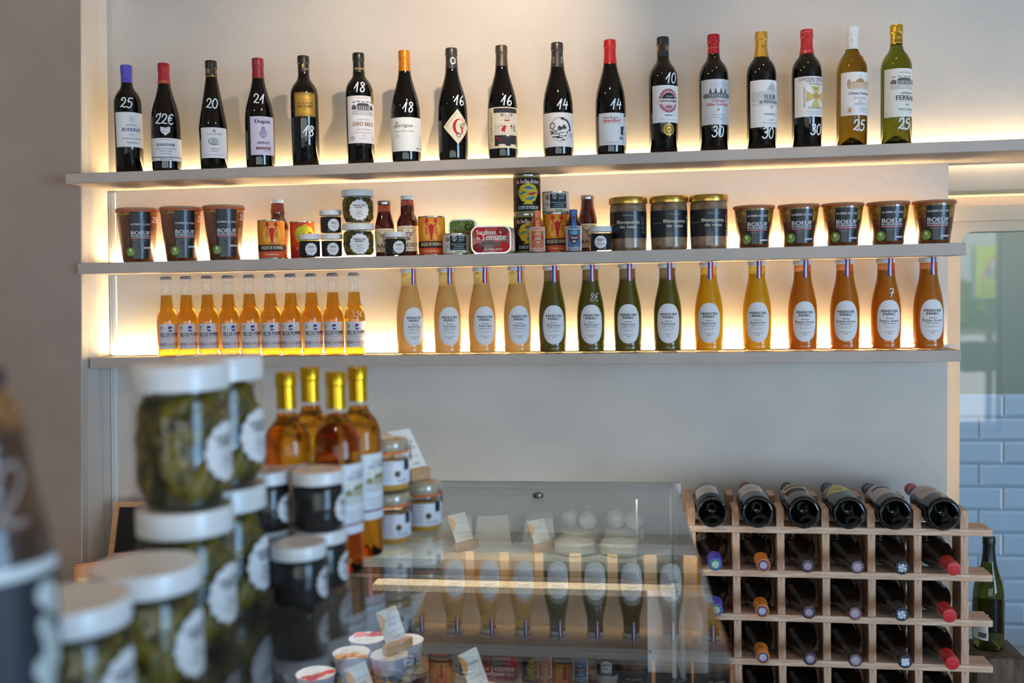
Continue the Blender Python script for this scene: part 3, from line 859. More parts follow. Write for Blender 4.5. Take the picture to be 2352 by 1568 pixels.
def L12(p, r):
    lab(p, .083, .184, 70, r); c = K(.142); pk = (150, 70, 85)
    for q in range(20):
        t = 2 * PI * q / 20; p.ell(.023 * math.cos(t), c + .027 * math.sin(t), .0038, .0042, (170, 95, 108), 1, 8)
    p.ell(0, c, .0215, .0255, (196, 130, 140), 2, 24); p.ell(0, c, .019, .0228, (222, 190, 195), 3, 24)
    p.ell(0, c + .004, .017, .016, BLK, 4, 16, 2, 0, PI); p.text('Chapelle', .001, c + .0105, .020, .0055, (225, 215, 205), 5, 0, 0, .3)
    p.poly([(-.029, c - .006), (-.024, c + .005), (.024, c + .005), (.029, c - .006), (.024, c - .009), (-.024, c - .009)], (232, 216, 214), 5)
    p.text('CURTON LA PERRIERE', 0, c - .001, .046, .0055, BLK, 6, .012)
    p.ell(0, c - .016, .010, .004, (150, 110, 120), 5, 12); p.text('BORDEAUX', 0, K(.1025), .022, .0034, BLK, 2, .01); p.bars(0, K(.091), .044, 1, .003, (170, 110, 100), .0007)
    p.ell(0, K(.064), .0155, .0155, foil((214, 170, 80)), 0, 26); p.ring(0, K(.064), .014, .014, .001, (120, 90, 40), 1, 26)
    p.ring(0, K(.064), .010, .010, .002, (60, 50, 30), 1, 22); p.text('OR', 0, K(.064), .008, .005, (60, 50, 30), 2, .02); p.bars(0, K(.058), .012, 2, .003, (60, 50, 30), .0007)
def L13(p, r):
    m = mat((206, 208, 214), .4, .2); lab(p, .072, .194, 74, r, m); k = (105, 108, 118)
    p.rect(-.024, .024, K(.144), K(.157), k, 1)
    for x in (-.020, -.007, .007, .020): p.poly([(x - .004, K(.157)), (x + .004, K(.157)), (x, K(.172))], (85, 88, 100), 2)
    for q in range(8): p.rect(-.022 + q * .006, -.020 + q * .006, K(.147), K(.154), (200, 202, 208), 2)
    for s in (-1, 1):
        for q in range(3): p.ell(s * (.027 + .005 * q), K(.150), .004, .006, k, 1, 9)
    p.line([(-.036, K(.1425)), (.036, K(.1415))], .0008, k); p.line([(-.020, K(.181)), (.010, K(.184)), (.030, K(.180))], .0008, (150, 152, 160)); p.line([(-.012, K(.177)), (.026, K(.176))], .0006, (150, 152, 160))
    p.text('Château', 0, K(.1365), .034, .0085, (190, 40, 60), 2, .006); p.text('Lilian Ladouys', 0, K(.1255), .060, .0100, (190, 40, 60), 2, .006)
    p.ell(0, K(.112), .003, .003, (200, 120, 50), 2, 10); p.text('SAINT-ESTÈPHE', 0, K(.0985), .036, .0034, (190, 130, 80)); p.text('MIS EN BOUTEILLE AU CHÂTEAU', 0, K(.091), .054, .0022, GREY); p.text('2017', .008, K(.0855), .010, .0028, BLK)
def L14(p, r):
    lab(p, .060, .186, 72, r); k = (186, 186, 194)
    p.poly([(-.003, K(.159)), (.026, K(.159)), (.022, K(.168)), (.012, K(.180)), (.002, K(.168))], k, 1); p.rect(-.004, .027, K(.124), K(.159), (204, 204, 210), 1)
    p.rect(-.041, -.004, K(.128), K(.156), (208, 208, 214), 1); p.rect(-.041, .041, K(.117), K(.124), (208, 208, 214), 1)
    for x in (-.030, -.014): p.frame(x - .006, x + .006, K(.143), K(.152), .0008, k, 2)
    p.frame(.007, .017, K(.158), K(.168), .0008, (150, 150, 160), 2)
    p.text('FLEUR', .008, K(.1405), .032, .0115, (40, 45, 70), 3, .008); p.text('de PÉDESCLAUX', .008, K(.1285), .058, .0095, (40, 45, 70), 3, .008)
    p.ell(.010, K(.114), .004, .0045, (205, 180, 110), 3, 14); p.text('PAUILLAC', .008, K(.0945), .034, .0042, BLK, 2, .01); p.text('2019', .010, K(.079), .011, .0045, GREY); p.text('Mis en bouteille au château', .008, K(.071), .042, .003, GREY, 2, 0, 0, .3)
def L15(p, r):
    lab(p, .083, .190, 80, r); g = (214, 190, 110)
    p.text('CHATEAU MAZEYRES', .006, K(.183), .088, .0075, (110, 105, 100), 2, .008); p.text('GRAND ENCLOS', .004, K(.1765), .048, .0035, BLK); p.text('POMEROL', .008, K(.1695), .040, .0052, (120, 105, 80), 2, .008)
    c = K(.136)
    for a in range(4):
        t = a * PI / 2
        q = [(.003, .0), (.014, .026), (-.014, .026), (-.003, .0)]
        p.poly([(.006 + x * math.cos(t) - y * math.sin(t), c + (x * math.sin(t) + y * math.cos(t)) * 1.02) for x, y in q], (196, 196, 190) if a % 2 else (206, 196, 150), 1)
        q2 = [(.002, .003), (.0115, .0245), (-.0115, .0245), (-.002, .003)]
        p.poly([(.006 + x * math.cos(t) - y * math.sin(t), c + (x * math.sin(t) + y * math.cos(t)) * 1.02) for x, y in q2], g, 2)
    p.text('2020', .006, c + .019, .011, .004, BLK, 3)
    for q in range(7):
        t = math.radians(30 + q * 20); p.poly([(.006, c - .008), (.006 + .012 * math.cos(t - .13), c - .006 + .015 * math.sin(t - .13)), (.006 + .012 * math.cos(t + .13), c - .006 + .015 * math.sin(t + .13))], (180, 120, 70) if q % 2 else (220, 170, 110), 3)
    p.text('APPELLATION', -.024, c, .050, .0034, (110, 100, 90), 2, .008, -PI / 2); p.text('POMEROL', .008, K(.1065), .044, .0042, (120, 105, 80), 2, .008)
    p.bars(.006, K(.1025), .040, 1, .003, GREY, .0007); p.bars(.006, K(.0965), .048, 3, .0034, GREY, .0008)
def L16(p, r):
    lab(p, .082, .196, 74, r); k = (176, 140, 100)
    p.rect(-.020, .024, K(.157), K(.170), (196, 160, 120), 1); p.ell(.002, K(.169), .012, .009, k, 2, 14, 2, 0, PI); p.line([(.002, K(.176)), (.002, K(.188))], .0009, k)
    for q in range(9): p.rect(-.018 + q * .005, -.016 + q * .005, K(.159), K(.167), (236, 228, 220), 2)
    for s in (-1, 1): p.ell(.002 + s * .028, K(.166), .005, .011, (190, 165, 130), 1, 10)
    p.rect(-.030, .034, K(.1525), K(.1555), (200, 175, 140), 1); p.line([(-.022, K(.150)), (.026, K(.150))], .0007, k)
    p.text('Château Fonréaud', .002, K(.140), .058, .0075, (45, 50, 80), 2, .004, 0, .3); p.text('LE CYGNE', .002, K(.127), .034, .0058, (196, 170, 140), 2, .012)
    p.text('2021', .002, K(.1195), .009, .003, BLK); p.text('BORDEAUX', .002, K(.113), .028, .0036, GREY); p.bars(.002, K(.1085), .034, 1, .003, GREY, .0007)
    p.ring(-.024, K(.0955), .009, .009, .0008, k, 1); p.ell(-.024, K(.0955), .004, .006, (190, 150, 100), 2, 12); p.bars(.014, K(.100), .030, 3, .0045, (90, 95, 120), .0009)
def L17(p, r):
    lab(p, .073, .200, 76, r, mat((232, 228, 222), .5)); k = (120, 120, 118)
    p.text('GRAND VIN DE GRAVES', .008, K(.189), .040, .0026, GREY); chateau(p, .004, K(.162), .070, .034, k)
    p.text('CHÂTEAU', .010, K(.1355), .034, .0056, BLK, 2, .006); p.text('FERRAN', .010, K(.123), .058, .0115, BLK, 2, .012)
    p.bars(.010, K(.113), .042, 1, .003, GREY, .0008); p.text('2020', .010, K(.105), .012, .0045, BLK); p.text('PESSAC-LÉOGNAN', .010, K(.0935), .046, .0050, (70, 140, 100), 2, .008); p.line([(-.008, K(.089)), (.028, K(.089))], .0005, (70, 140, 100)); p.bars(.022, K(.0845), .016, 1, .003, GREY, .0007)
M_AMBER = glass_mat('amber_white_wine', (0.29, 0.17, 0.012), 1.36)
M_OLIVE = glass_mat('green_white_wine', (0.16, 0.175, 0.012), 1.36)
cap = lambda c, mt=0.0, ro=.4: mat(c, ro, mt, coat=.3, name='capsule')
WINES = [  # x, kind, capsule bottom, capsule material, facing offset, price, price angle, price height, print, neck, words
 (-1.432, 'B', .252, cap((86, 76, 190)), 13, '25', -3, .205, L1, 1, 'violet capsule and white label'),
 (-1.322, 'U', .243, cap((176, 18, 36)), -2, '22€', -4, .152, L2, 0, 'red capsule, shield sticker and wide low white label'),
 (-1.184, 'S', .2556, cap((22, 22, 24)), 4, '20', 0, .193, L3, 0, 'black gold-edged capsule and ammonite drawing'),
 (-1.050, 'U', .2455, cap((140, 24, 40)), 13, '21', 5, .200, L4, 0, 'dark red capsule and lilac label'),
 (-0.921, 'B', .255, cap((16, 16, 17)), 3, '18', 15, .101, L5, 0, 'black capsule and square gold label'),
 (-0.767, 'B', .248, cap((24, 22, 22)), 15, '18', 3, .219, L6, 1, 'black capsule, mansion engraving and gold medal at its edge'),
 (-0.641, 'U', .2455, cap((222, 132, 26), .35), 18, '18', 11, .156, L7, 0, 'orange capsule and plain wide white label'),
 (-0.513, 'U', .246, cap((52, 50, 52)), 19, '16', 29, .170, L8, 1, 'dark grey capsule and diamond cream label with red G'),
 (-0.379, 'U', .2457, cap((92, 82, 74), .6), 8, '16', 18, .163, L9, 0, 'pewter capsule and cartoon man on its label'),
 (-0.232, 'U', .236, cap((66, 56, 54), .3), 10, '14', 19, .145, L10, 0, 'brown capsule and round black landscape drawing'),
 (-0.095, 'U', .2386, cap((206, 20, 26)), 25, '14', 23, .139, L11, 0, 'bright red capsule and seated figure on its label'),
 (0.041, 'B', .250, cap((24, 24, 26)), 22, '10', 33, .204, L12, 1, 'black capsule, pink rosette label and gold medal'),
 (0.169, 'B', .251, cap((178, 20, 44), .4), 18, '30', 16, .053, L13, 0, 'metallic red capsule and silver castle label'),
 (0.288, 'B', .2365, cap((206, 160, 64), .6), 25, '30', 27, .044, L14, 0, 'matt gold capsule and pale grey facade label'),
 (0.400, 'B', .239, cap((196, 20, 40)), 28, '30', 38, .049, L15, 1, 'glossy red capsule and golden cross label'),
 (0.510, 'B', .245, cap((232, 232, 236)), 30, '25', 30, .055, L16, 2, 'white capsule and amber glass'),
 (0.617, 'B', .2527, cap((220, 176, 60), .8, .25), 28, '25', 32, .054, L17, 3, 'shiny gold capsule and green glass'),
]
def deco_capsule(p, i, r):
    if i == 0: p.line([(-.004, .258), (-.001, .268), (.001, .258), (.004, .266)], .0007, (50, 42, 120))
    if i == 1: p.rect(-.02, .02, .2465, .2475, (214, 160, 90), 1); p.text('VIGNERONS DE BUXY', .004, .2505, .030, .003, (214, 160, 90))
    if i == 2:
        p.rect(-.03, .03, .2565, .2578, (214, 172, 90), 1); p.ell(.003, .2585, .0025, .003, (214, 172, 90), 2, 10)
        for u in (-.008, .014): p.frame(u - .004, u + .004, .264, .278, .0008, (190, 150, 80), 1); p.ell(u, .271, .0018, .005, (190, 150, 80), 2, 10)
    if i == 4: p.poly([(-.002, .264), (-.004, .274), (.002, .281), (.001, .272)], (226, 190, 110), 1); p.text('Le Clos', .007, .266, .012, .004, (226, 190, 110)); p.rect(-.004, .013, .2625, .2632, (226, 190, 110), 1)
    if i == 5: p.text('SAINT-EMILION', .002, .258, .026, .004, (214, 180, 110), 2, .01); p.rect(-.02, .02, .2548, .2552, (214, 180, 110), 1)
    if i == 6:
        for a in (.8, 2.35): p.line([(-.001 - .004 * math.cos(a), .263 - .004 * math.sin(a)), (-.001 + .004 * math.cos(a), .263 + .004 * math.sin(a))], .0005, (110, 60, 10))
        p.bars(-.001, .2535, .012, 1, .002, (110, 60, 10), .001)
    if i == 7:
        for q in range(12): t = 2 * PI * q / 12; p.ell(.004 + .0062 * math.cos(t), .2655 + .0078 * math.sin(t), .0019, .0022, (225, 225, 228), 1, 8)
    if i == 9:
        for u in (-.010, .013): p.ring(u, .259, .003, .0035, .0009, (220, 220, 222), 1, 12); p.text('GAYDA', u, .251, .011, .003, (220, 220, 222)); p.bars(u, .2465, .008, 1, .002, (220, 220, 222), .0006)
    if i == 11:
        for u in (-.013, .012): p.ring(u, .2705, .0042, .008, .001, (190, 140, 70), 1, 16); p.ell(u, .2705, .002, .004, (190, 140, 70), 1, 10)
    if i == 12: p.rect(-.02, .02, .2655, .2662, (222, 170, 90), 1); p.ring(-.011, .2655, .0028, .003, .0008, (222, 170, 90), 2, 12)
    if i == 13: p.ell(.005, .262, .0022, .0026, (120, 80, 30), 1, 10)
    if i == 14: p.text('Grands Vins', .0, .2455, .022, .004, (228, 170, 150), 2, 0, 0, .3); p.text('VIGNOBLES', 0, .2925, .026, .003, (230, 180, 160))
    if i == 15: p.line([(-.002, .263), (.001, .272), (-.001, .268), (.003, .262), (-.001, .258)], .0009, (214, 190, 150)); p.rect(-.02, .02, .2495, .2502, (214, 170, 110), 1)
    if i == 16: p.text('FERRAN', .006, .261, .024, .006, (130, 95, 20), 2, .01); p.rect(.0, .011, .271, .276, (130, 95, 20), 1); p.poly([(.0, .276), (.011, .276), (.0055, .2795)], (130, 95, 20), 1)
def face_cam(x, y): return math.atan2(-x, 2.78 + y)
WY = -.15
for i, (x, kd, cz, cm, df, price, pa, ph, LF, nk, words) in enumerate(WINES):
    col = 'white wine' if nk > 1 else 'red wine'
    t = thing('wine_bottle', '%s bottle with %s, marked %s' % (col, words, price), 'bottle', (x, WY, S1), face_cam(x, WY) + math.radians(df), 'wine bottles on the top shelf')
    if nk < 2: gm = bottle_mesh(kd, M_NECKGREEN if nk else None)
    else: gm = lathe('bottle_glass', PROF[kd], M_AMBER if nk == 2 else M_OLIVE, 48)
    obj('bottle_glass', gm, t)
    obj('capsule', capsule_mesh(kd, cz, cm), t)
    rf = interp(PROF[kd][6:]); r = rf(.1)
    p = Print(.006); LF(p, r); obj('label', p.mesh('label', wrap(rf)), t)
    p = Print(.006); p.hand(price, math.radians(pa - df) * r, K(ph), .026 if i not in (0, 1) else .027, .0031); obj('price_mark', p.mesh('price_mark', wrap(rf)), t)
    p = Print(.004); deco_capsule(p, i, .0152)
    if p.v: obj('capsule_print', p.mesh('capsule_print', (lambda rr: wrap(rr, -math.radians(df)))(lambda v, rf=rf: (.0161 if v > .281 else rf(v) + .0006))), t)

# ================================================================== JARS, TINS AND SAUCES ON THE MIDDLE SHELF
def scallop(p, u, v, r, m, n=14, amp=.045, layer=0):
    pts = []
    for k in range(n * 4):
        t = 2 * PI * k / (n * 4); q = r * (1 - amp + amp * math.cos(n * t))
        pts.append((u + q * math.cos(t), v + q * math.sin(t)))
    return p.poly(pts, m, layer)
INK = (40, 42, 52)
def scallop_label(r, v, rad, word, first):
    p = Print(r * .16); s = rad / .029
    scallop(p, 0, v, rad, M_PAPER)
    p.text('MAISON', 0, v + .0125 * s, .033 * s, .0050 * s, INK, 2, .018); p.text('MARC', 0, v + .0065 * s, .024 * s, .0050 * s, INK, 2, .018)
    p.text(first, 0, v - .0020 * s, .019 * s, .0030 * s, INK, 2, 0, 0, .25); p.text(word, 0, v - .0080 * s, (.013 if len(word) < 6 else .036) * s, .0046 * s, INK)
    p.text('100% français', 0, v - .0135 * s, .023 * s, .0026 * s, INK, 2, 0, 0, .25)
    p.rect(-.0034 * s, -.0008 * s, v - .0195 * s, v - .0175 * s, (40, 50, 110), 2); p.rect(.0010 * s, .0034 * s, v - .0195 * s, v - .0175 * s, (200, 40, 60), 2)
    return p.mesh('label', wrap(r + .0002))
def lid_mesh(r, z0, h, m, name='lid', seg=40):
    return lathe(name, [(r * .93, z0), (r, z0), (r, z0 + h * .88), (r * .985, z0 + h * .97), (r * .96, z0 + h), (r * .9, z0 + h * .985), (0, z0 + h * .985)], m, seg)
M_BRINE = mat((40, 38, 8), .3, name='brine')
M_GHERKIN = noise_mat('gherkin', (52, 42, 4), (118, 100, 14), 40, .5, .3, 160)
M_TAPEN = noise_mat('black_olive_paste', (9, 6, 6), (24, 14, 12), 120, .8, .2, 200)
def pickle_jar(r, h, label, gherk_r, group, seg=40):
    t = thing('pickle_jar', label, 'jar', group=group)
    lh = h * .17; b = h - lh
    prof = [(0, .003), (r * .86, .0015), (r * .93, 0), (r * .985, r * .06), (r, r * .16), (r, b * .90), (r * .97, b * .945), (r * .90, b * .97), (r * .90, b + lh * .1)]
    obj('jar_glass', lathe('jar_glass', prof, M_CLEAR, seg), t)
    obj('brine', lathe('brine', [(0, .006), (r * .80, .006), (r * .80, b * .93), (0, b * .93)], M_BRINE, 24), t)
    vs = []; fs = []
    rnd = random.Random(int(h * 1e4))
    for k in range(64):
        a = 2 * PI * (k * .381966); z = .010 + (b - .02) * ((k * .7548777) % 1)
        L = gherk_r * rnd.uniform(1.9, 3.0); tilt = rnd.uniform(-.9, .9); rr = r * .97 - gherk_r * 1.02
        cx, cy = rr * math.cos(a), rr * math.sin(a)
        dx = Vector((-math.sin(a), math.cos(a), 0)) * math.sin(tilt) + Vector((0, 0, 1)) * math.cos(tilt)
        rad = Vector((math.cos(a), math.sin(a), 0)); side = dx.cross(rad)
        i0 = len(vs)
        for j in range(6):
            q = -1 + 2 * j / 5; w = gherk_r * math.sqrt(max(.02, 1 - q * q * .96))
            c = Vector((cx, cy, min(max(z, L * abs(math.cos(tilt)) + .006), b * .95 - L * abs(math.cos(tilt))))) + dx * (q * L) - rad * (abs(math.sin(tilt)) * L * L * q * q / (2 * r))
            for s in range(8):
                th = 2 * PI * s / 8; vs.append(tuple(c + rad * (w * math.cos(th)) + side * (w * math.sin(th))))
        for j in range(5):
            for s in range(8): fs.append((i0 + j * 8 + s, i0 + j * 8 + (s + 1) % 8, i0 + j * 8 + 8 + (s + 1) % 8, i0 + j * 8 + 8 + s))
    g = obj('gherkins', mesh_from('gherkins', vs, fs, M_GHERKIN, None, True), t); g['kind'] = 'stuff'
    obj('label', scallop_label(r, b * .47, r * .66, 'Fins', 'Cornichons'), t)
    obj('lid', lid_mesh(r * 1.01, b - .001, lh + .001, M_LID, seg=seg), t)
    return t
def olive_jar(r, h, label, group, seg=36):
    t = thing('olive_spread_jar', label, 'jar', group=group)
    lh = h * .20; b = h - lh
    prof = [(0, .003), (r * .86, .0015), (r * .93, 0), (r * .985, r * .08), (r, r * .2), (r, b * .88), (r * .965, b * .94), (r * .92, b * .97), (r * .92, b + lh * .1)]
    obj('jar_glass', lathe('jar_glass', prof, M_CLEAR, seg), t)
    obj('spread', lathe('spread', [(0, .0045), (r * .90, .004), (r * .955, r * .18), (r * .955, b * .86), (r * .9, b * .9), (0, b * .9)], M_TAPEN, 28), t)
    obj('label', scallop_label(r, b * .46, r * .58, 'Olives Noires', 'Caviar'), t)
    obj('lid', lid_mesh(r * 1.015, b - .001, lh + .001, M_LID, seg=seg), t)
    return t
def rot_for(x, y, d=0.0): return face_cam(x, y) + math.radians(d)

# --- stew jars
M_STEW = noise_mat('beef_stew', (66, 30, 12), (142, 80, 42), 30, .3, coat=1.0, lo=.3, hi=.75)
M_FAT = noise_mat('stew_fat', (120, 78, 20), (172, 128, 44), 60, .25, coat=1.0)
M_RUBBER = mat((196, 98, 60), .5, name='orange_rubber')
M_LABELBLK = mat((22, 22, 30), .35, .0, .25, name='black_label')
WHT = (226, 224, 230)
def stew_jar(h, r0, r1, lh, gname, label):
    t = thing('stew_jar', label, 'jar', group=gname)
    body = [(0, .003), (r0 * .8, .002), (r0 * .92, 0), (r0, .004), (r0 + (r1 - r0) * .55, h * .60), (r1 * .935, h * .86), (r1 * .95, h * .915), (r1 * .90, h * .93), (0, h * .93)]
    obj('jar_glass', lathe('jar_glass', body, [M_STEW, M_FAT], 44, [(0, 0), (4, 1)] if h < .13 else [(0, 0), (5, 1)]), t)
    obj('seal_ring', lathe('seal_ring', [(r1 * .92, h * .925), (r1 * .99, h * .92), (r1 * 1.0, h * .94), (r1 * .98, h * .955), (r1 * .9, h * .955)], M_RUBBER, 44), t)
    obj('glass_lid', lathe('glass_lid', [(r1 * .9, h * .955), (r1 * 1.0, h * .957), (r1 * 1.01, h * .975), (r1 * .97, h * .995), (r1 * .8, h), (r1 * .55, h * .985), (0, h * .985)], glass_lid_mat, 44), t)
    rf = interp(body[3:7]); p = Print(.006); k = h / .153
    v1 = .142 if h > .13 else .0965; w = .0295
    p.rect(-w, w, .010, v1, M_LABELBLK, 0)
    V = (.106, .082, .0728, .0668, .0615, .0405, .029) if h > .13 else (.082, .0605, .0515, .0454, .0400, .0195, .0225)
    p.text('LA FERME DE LOUIS', 0, V[0], .053, .0050, WHT, 2, .012); p.text('BOEUF', 0, V[1], .053, .0105, WHT, 2, .014); p.text('BOURGUIGNON', 0, V[2], .053, .0052, WHT, 2, .012)
    p.rect(-.026, .026, V[3] - .0014, V[3] + .0002, (210, 50, 70), 2); p.rect(-.026, .026, V[3] + .0002, V[3] + .0012, WHT, 2)
    p.text('FABRICATION ARTISANALE', 0, V[4], .040, .0022, (150, 150, 160)); p.text('SANS ADDITIF NI CONSERVATEUR', 0, V[4] - .0032, .030, .0018, (150, 150, 160))
    for q in range(5): p.line([(-.02 + q * .011, v1 - .012 - .004 * q), (-.012 + q * .008, v1 * .6), (-.018 + q * .01, .016)], .0005, (44, 44, 54), 1)
    p.poly([(.006, V[5] - .0022), (w, V[5] - .0022), (w, V[5] + .0022), (.0095, V[5] + .0022)], WHT, 1); p.text('À LA CASSEROLE', .019, V[5], .017, .002, (60, 60, 70), 2)
    obj('label', p.mesh('label', wrap(lambda v: rf(v) + .0002)), t)
    p = Print(.006); u = -.0285; v = V[6]
    p.ell(u, v, .0128, .0128, (112, 150, 50), 3, 26); p.poly([(u - .004, v + .0015), (u + .003, v + .001), (u + .004, v + .008), (u - .003, v + .0085)], (226, 230, 215), 4)
    p.ring(u + .001, v + .003, .0035, .0035, .0009, (226, 230, 215), 4, 12); p.text('ORIGINE', u + .001, v - .0028, .015, .0024, (226, 230, 215), 4, 0, .2); p.text('CERTIFIÉE', u + .001, v - .0066, .017, .0028, (226, 230, 215), 4, .01, .1)
    obj('green_sticker', p.mesh('green_sticker', wrap(lambda v: rf(v) + .0002)), t)
    return t
glass_lid_mat = mat((176, 140, 112), .08, coat=.6, name='glass_lid')
sj = stew_jar(.154, .0425, .0585, .017, 'tall beef stew jars', 'tall beef stew jar')
stews = []
for x, d, pv, ws in ((-1.450, 9, '25€', 'tall beef stew jar at the left end of the middle shelf'), (-1.318, 12, '25', 'tall beef stew jar second from the left end of the middle shelf'), (-1.189, 8, '25', 'tall beef stew jar third from the left, just left of the lobster tin')):
    stews.append((place(sj, (x, -.088, S2), rot_for(x, -.088, d), ws), pv))
for t, pv in stews:
    p = Print(.006); p.hand(pv, .050, .120, .016, .0018, M_CHALK, 3); rf0 = interp([(.0425, .004), (.0513, .0924), (.0547, .1324)])
    obj('price_mark', p.mesh('price_mark', wrap(lambda v: rf0(v) + .0004)), t)
sj2 = stew_jar(.111, .0385, .0540, .013, 'short beef stew jars', 'short beef stew jar')
for x, d, ws in ((.274, 12, 'short beef stew jar just right of the gold lidded veal jars'), (.388, 11, 'short beef stew jar second in the row of five at the right'), (.499, 13, 'middle jar of the five short beef stew jars'), (.612, 14, 'short beef stew jar fourth of five, second from the shelf end'), (.725, 13, 'short beef stew jar at the right end of the middle shelf')):
    place(sj2, (x, -.088, S2), rot_for(x, -.088, d), ws)

# --- round tins
def can(r, h, label, name='soup_can', ridges=True, group=None):
    t = thing(name, label, 'tin', group=group)
    p = [(0, .0015), (r * .9, .001), (r * .985, 0), (r * 1.012, .001), (r * 1.012, .003), (r, .004)]
    if ridges:
        n = 14; z0, z1 = h * .36, h * .80
        for k in range(n * 2 + 1): p.append((r - (.0005 if k % 2 else 0), z0 + (z1 - z0) * k / (n * 2)))
    p += [(r, h - .004), (r * 1.012, h - .003), (r * 1.012, h - .001), (r * .985, h), (r * .95, h - .002), (0, h - .002)]
    obj('tin_body', lathe('tin_body', p, M_CHROME, 44), t)
    return t
def fish(p, u, v, L, c, layer=3, ang=0.0, belly=(226, 226, 220)):
    ca, sa = math.cos(ang), math.sin(ang)
    tf = lambda x, y: (u + (x * ca - y * sa) * L, v + (x * sa + y * ca) * L)
    p.poly([tf(-.5, .0), tf(-.25, .15), (tf(.1, .17)), tf(.34, .05), tf(.34, -.05), tf(.1, -.17), tf(-.25, -.15)], c, layer)
    p.poly([tf(.32, 0), tf(.5, .15), tf(.45, 0), tf(.5, -.15)], c, layer); p.poly([tf(-.1, .15), tf(.12, .28), tf(.15, .14)], c, layer)
    p.poly([tf(-.3, -.08), tf(.2, -.04), tf(.05, -.14), tf(-.2, -.14)], belly, layer + 1); p.ell(*tf(-.34, .03), L * .03, L * .03, (20, 20, 25), layer + 2, 8)
def lobster(p, u, v, s, c):
    for k in range(6): p.ell(u, v - s * (.02 + .075 * k), s * (.105 - .011 * k), s * .048, c, 3, 12)
    p.ell(u, v + s * .09, s * .115, s * .17, c, 3, 14)
    for q in (-.07, 0, .07): p.poly([(u + q * s - s * .03, v - s * .42), (u + q * s + s * .03, v - s * .42), (u + q * 1.9 * s, v - s * .52)], c, 3)
    for sg_ in (-1, 1):
        p.line([(u + sg_ * s * .08, v + s * .16), (u + sg_ * s * .20, v + s * .22), (u + sg_ * s * .19, v + s * .32)], s * .05, c, 3)
        p.poly([(u + sg_ * s * .14, v + s * .30), (u + sg_ * s * .27, v + s * .34), (u + sg_ * s * .25, v + s * .50), (u + sg_ * s * .17, v + s * .58), (u + sg_ * s * .19, v + s * .44), (u + sg_ * s * .11, v + s * .50)], c, 3)
        for q in range(4): p.line([(u + sg_ * s * .09, v + s * (.10 - .07 * q)), (u + sg_ * s * .22, v + s * (.13 - .09 * q)), (u + sg_ * s * .25, v + s * (.02 - .09 * q))], s * .022, c, 3)
        p.line([(u + sg_ * s * .03, v + s * .24), (u + sg_ * s * .16, v + s * .42), (u + sg_ * s * .33, v + s * .36)], s * .012, c, 3)
def lobster_tin(label):
    r, h = .0365, .1075; t = can(r, h, label, 'lobster_soup_tin', group='lobster soup tins')
    p = Print(.006); w = PI * r * .96
    p.rect(-w, w, .0395, h - .0042, (232, 146, 44), 0); p.rect(-w, w, .0042, .0395, (214, 84, 36), 0)
    p.ell(0, .066, .026, .026, (244, 176, 70), 1, 24); p.rect(-w, w, .021, .0385, (26, 28, 32), 2)
    for x in (-.07, .07): p.ell(x, .07, .02, .02, (244, 176, 70), 1, 20)
    lobster(p, 0, .070, .060, (204, 40, 40))
    p.text('BISQUE DE HOMARD', 0, .0298, .062, .0115, (238, 214, 170), 4, .006); p.text('la belle-iloise', .002, .0125, .034, .0055, (246, 214, 180), 3, .01); p.ring(-.020, .0125, .003, .003, .0007, (246, 214, 180), 3, 12)
    obj('printed_wrap', p.mesh('printed_wrap', wrap(r)), t); return t
lt = lobster_tin('lobster tin')
place(lt, (-1.040, -.115, S2), rot_for(-1.04, -.115, 2), 'lobster soup tin in front of a red sauce bottle, left part of the shelf')
place(lt, (-.591, -.085, S2), rot_for(-.591, -.085, -2), 'lobster soup tin between the red sauce bottles and the green sardine tin')
place(lt, (-.249, -.065, S2), rot_for(-.249, -.065, 4), 'lobster soup tin carrying a white pâté tin on top')
def tureen(p, u, v, s, c, c2):
    p.poly([(u - s * .5, v + s * .18), (u - s * .36, v + s * .40), (u - s * .1, v + s * .48), (u - s * .06, v + s * .56), (u + s * .06, v + s * .56), (u + s * .1, v + s * .48), (u + s * .36, v + s * .40), (u + s * .5, v + s * .18),
            (u + s * .5, v - s * .1), (u + s * .36, v - s * .36), (u + s * .16, v - s * .44), (u + s * .28, v - s * .54), (u - s * .28, v - s * .54), (u - s * .16, v - s * .44), (u - s * .36, v - s * .36), (u - s * .5, v - s * .1)], c, 1)
    for sg_ in (-1, 1): p.ring(u + sg_ * s * .52, v + s * .05, s * .09, s * .11, s * .035, c2, 1, 14)
    p.line([(u - s * .5, v + s * .18), (u - s * .2, v + s * .24), (u + s * .2, v + s * .24), (u + s * .5, v + s * .18)], s * .025, c2, 2)
def fish_tin(label):
    r, h = .034, .1065; t = can(r, h, label, 'fish_soup_tin')
    p = Print(.006); w = PI * r * .96
    p.rect(-w, w, .0042, h - .0042, (206, 76, 40), 0); p.rect(-w, w, .0042, .036, (176, 44, 36), 1)
    tureen(p, 0, .066, .056, (190, 196, 46), (170, 170, 40)); fish(p, -.006, .064, .030, (120, 34, 34), 3, .1); fish(p, .016, .072, .018, (120, 34, 34), 3, -.2)
    p.text('SOUPE DE POISSONS', .002, .0295, .058, .0085, (240, 226, 190), 3, .006); p.text('à la Sétoise', 0, .0205, .034, .006, (240, 226, 190), 3, 0, 0, .25); p.text('la belle-iloise', 0, .0105, .030, .0045, (240, 220, 200), 3)
    obj('printed_wrap', p.mesh('printed_wrap', wrap(r)), t); return t
t = fish_tin('orange fish soup tin with green tureen behind small black olive jars'); t.location = (-.975, -.045, S2); t.rotation_euler[2] = rot_for(-.975, -.045, 12)
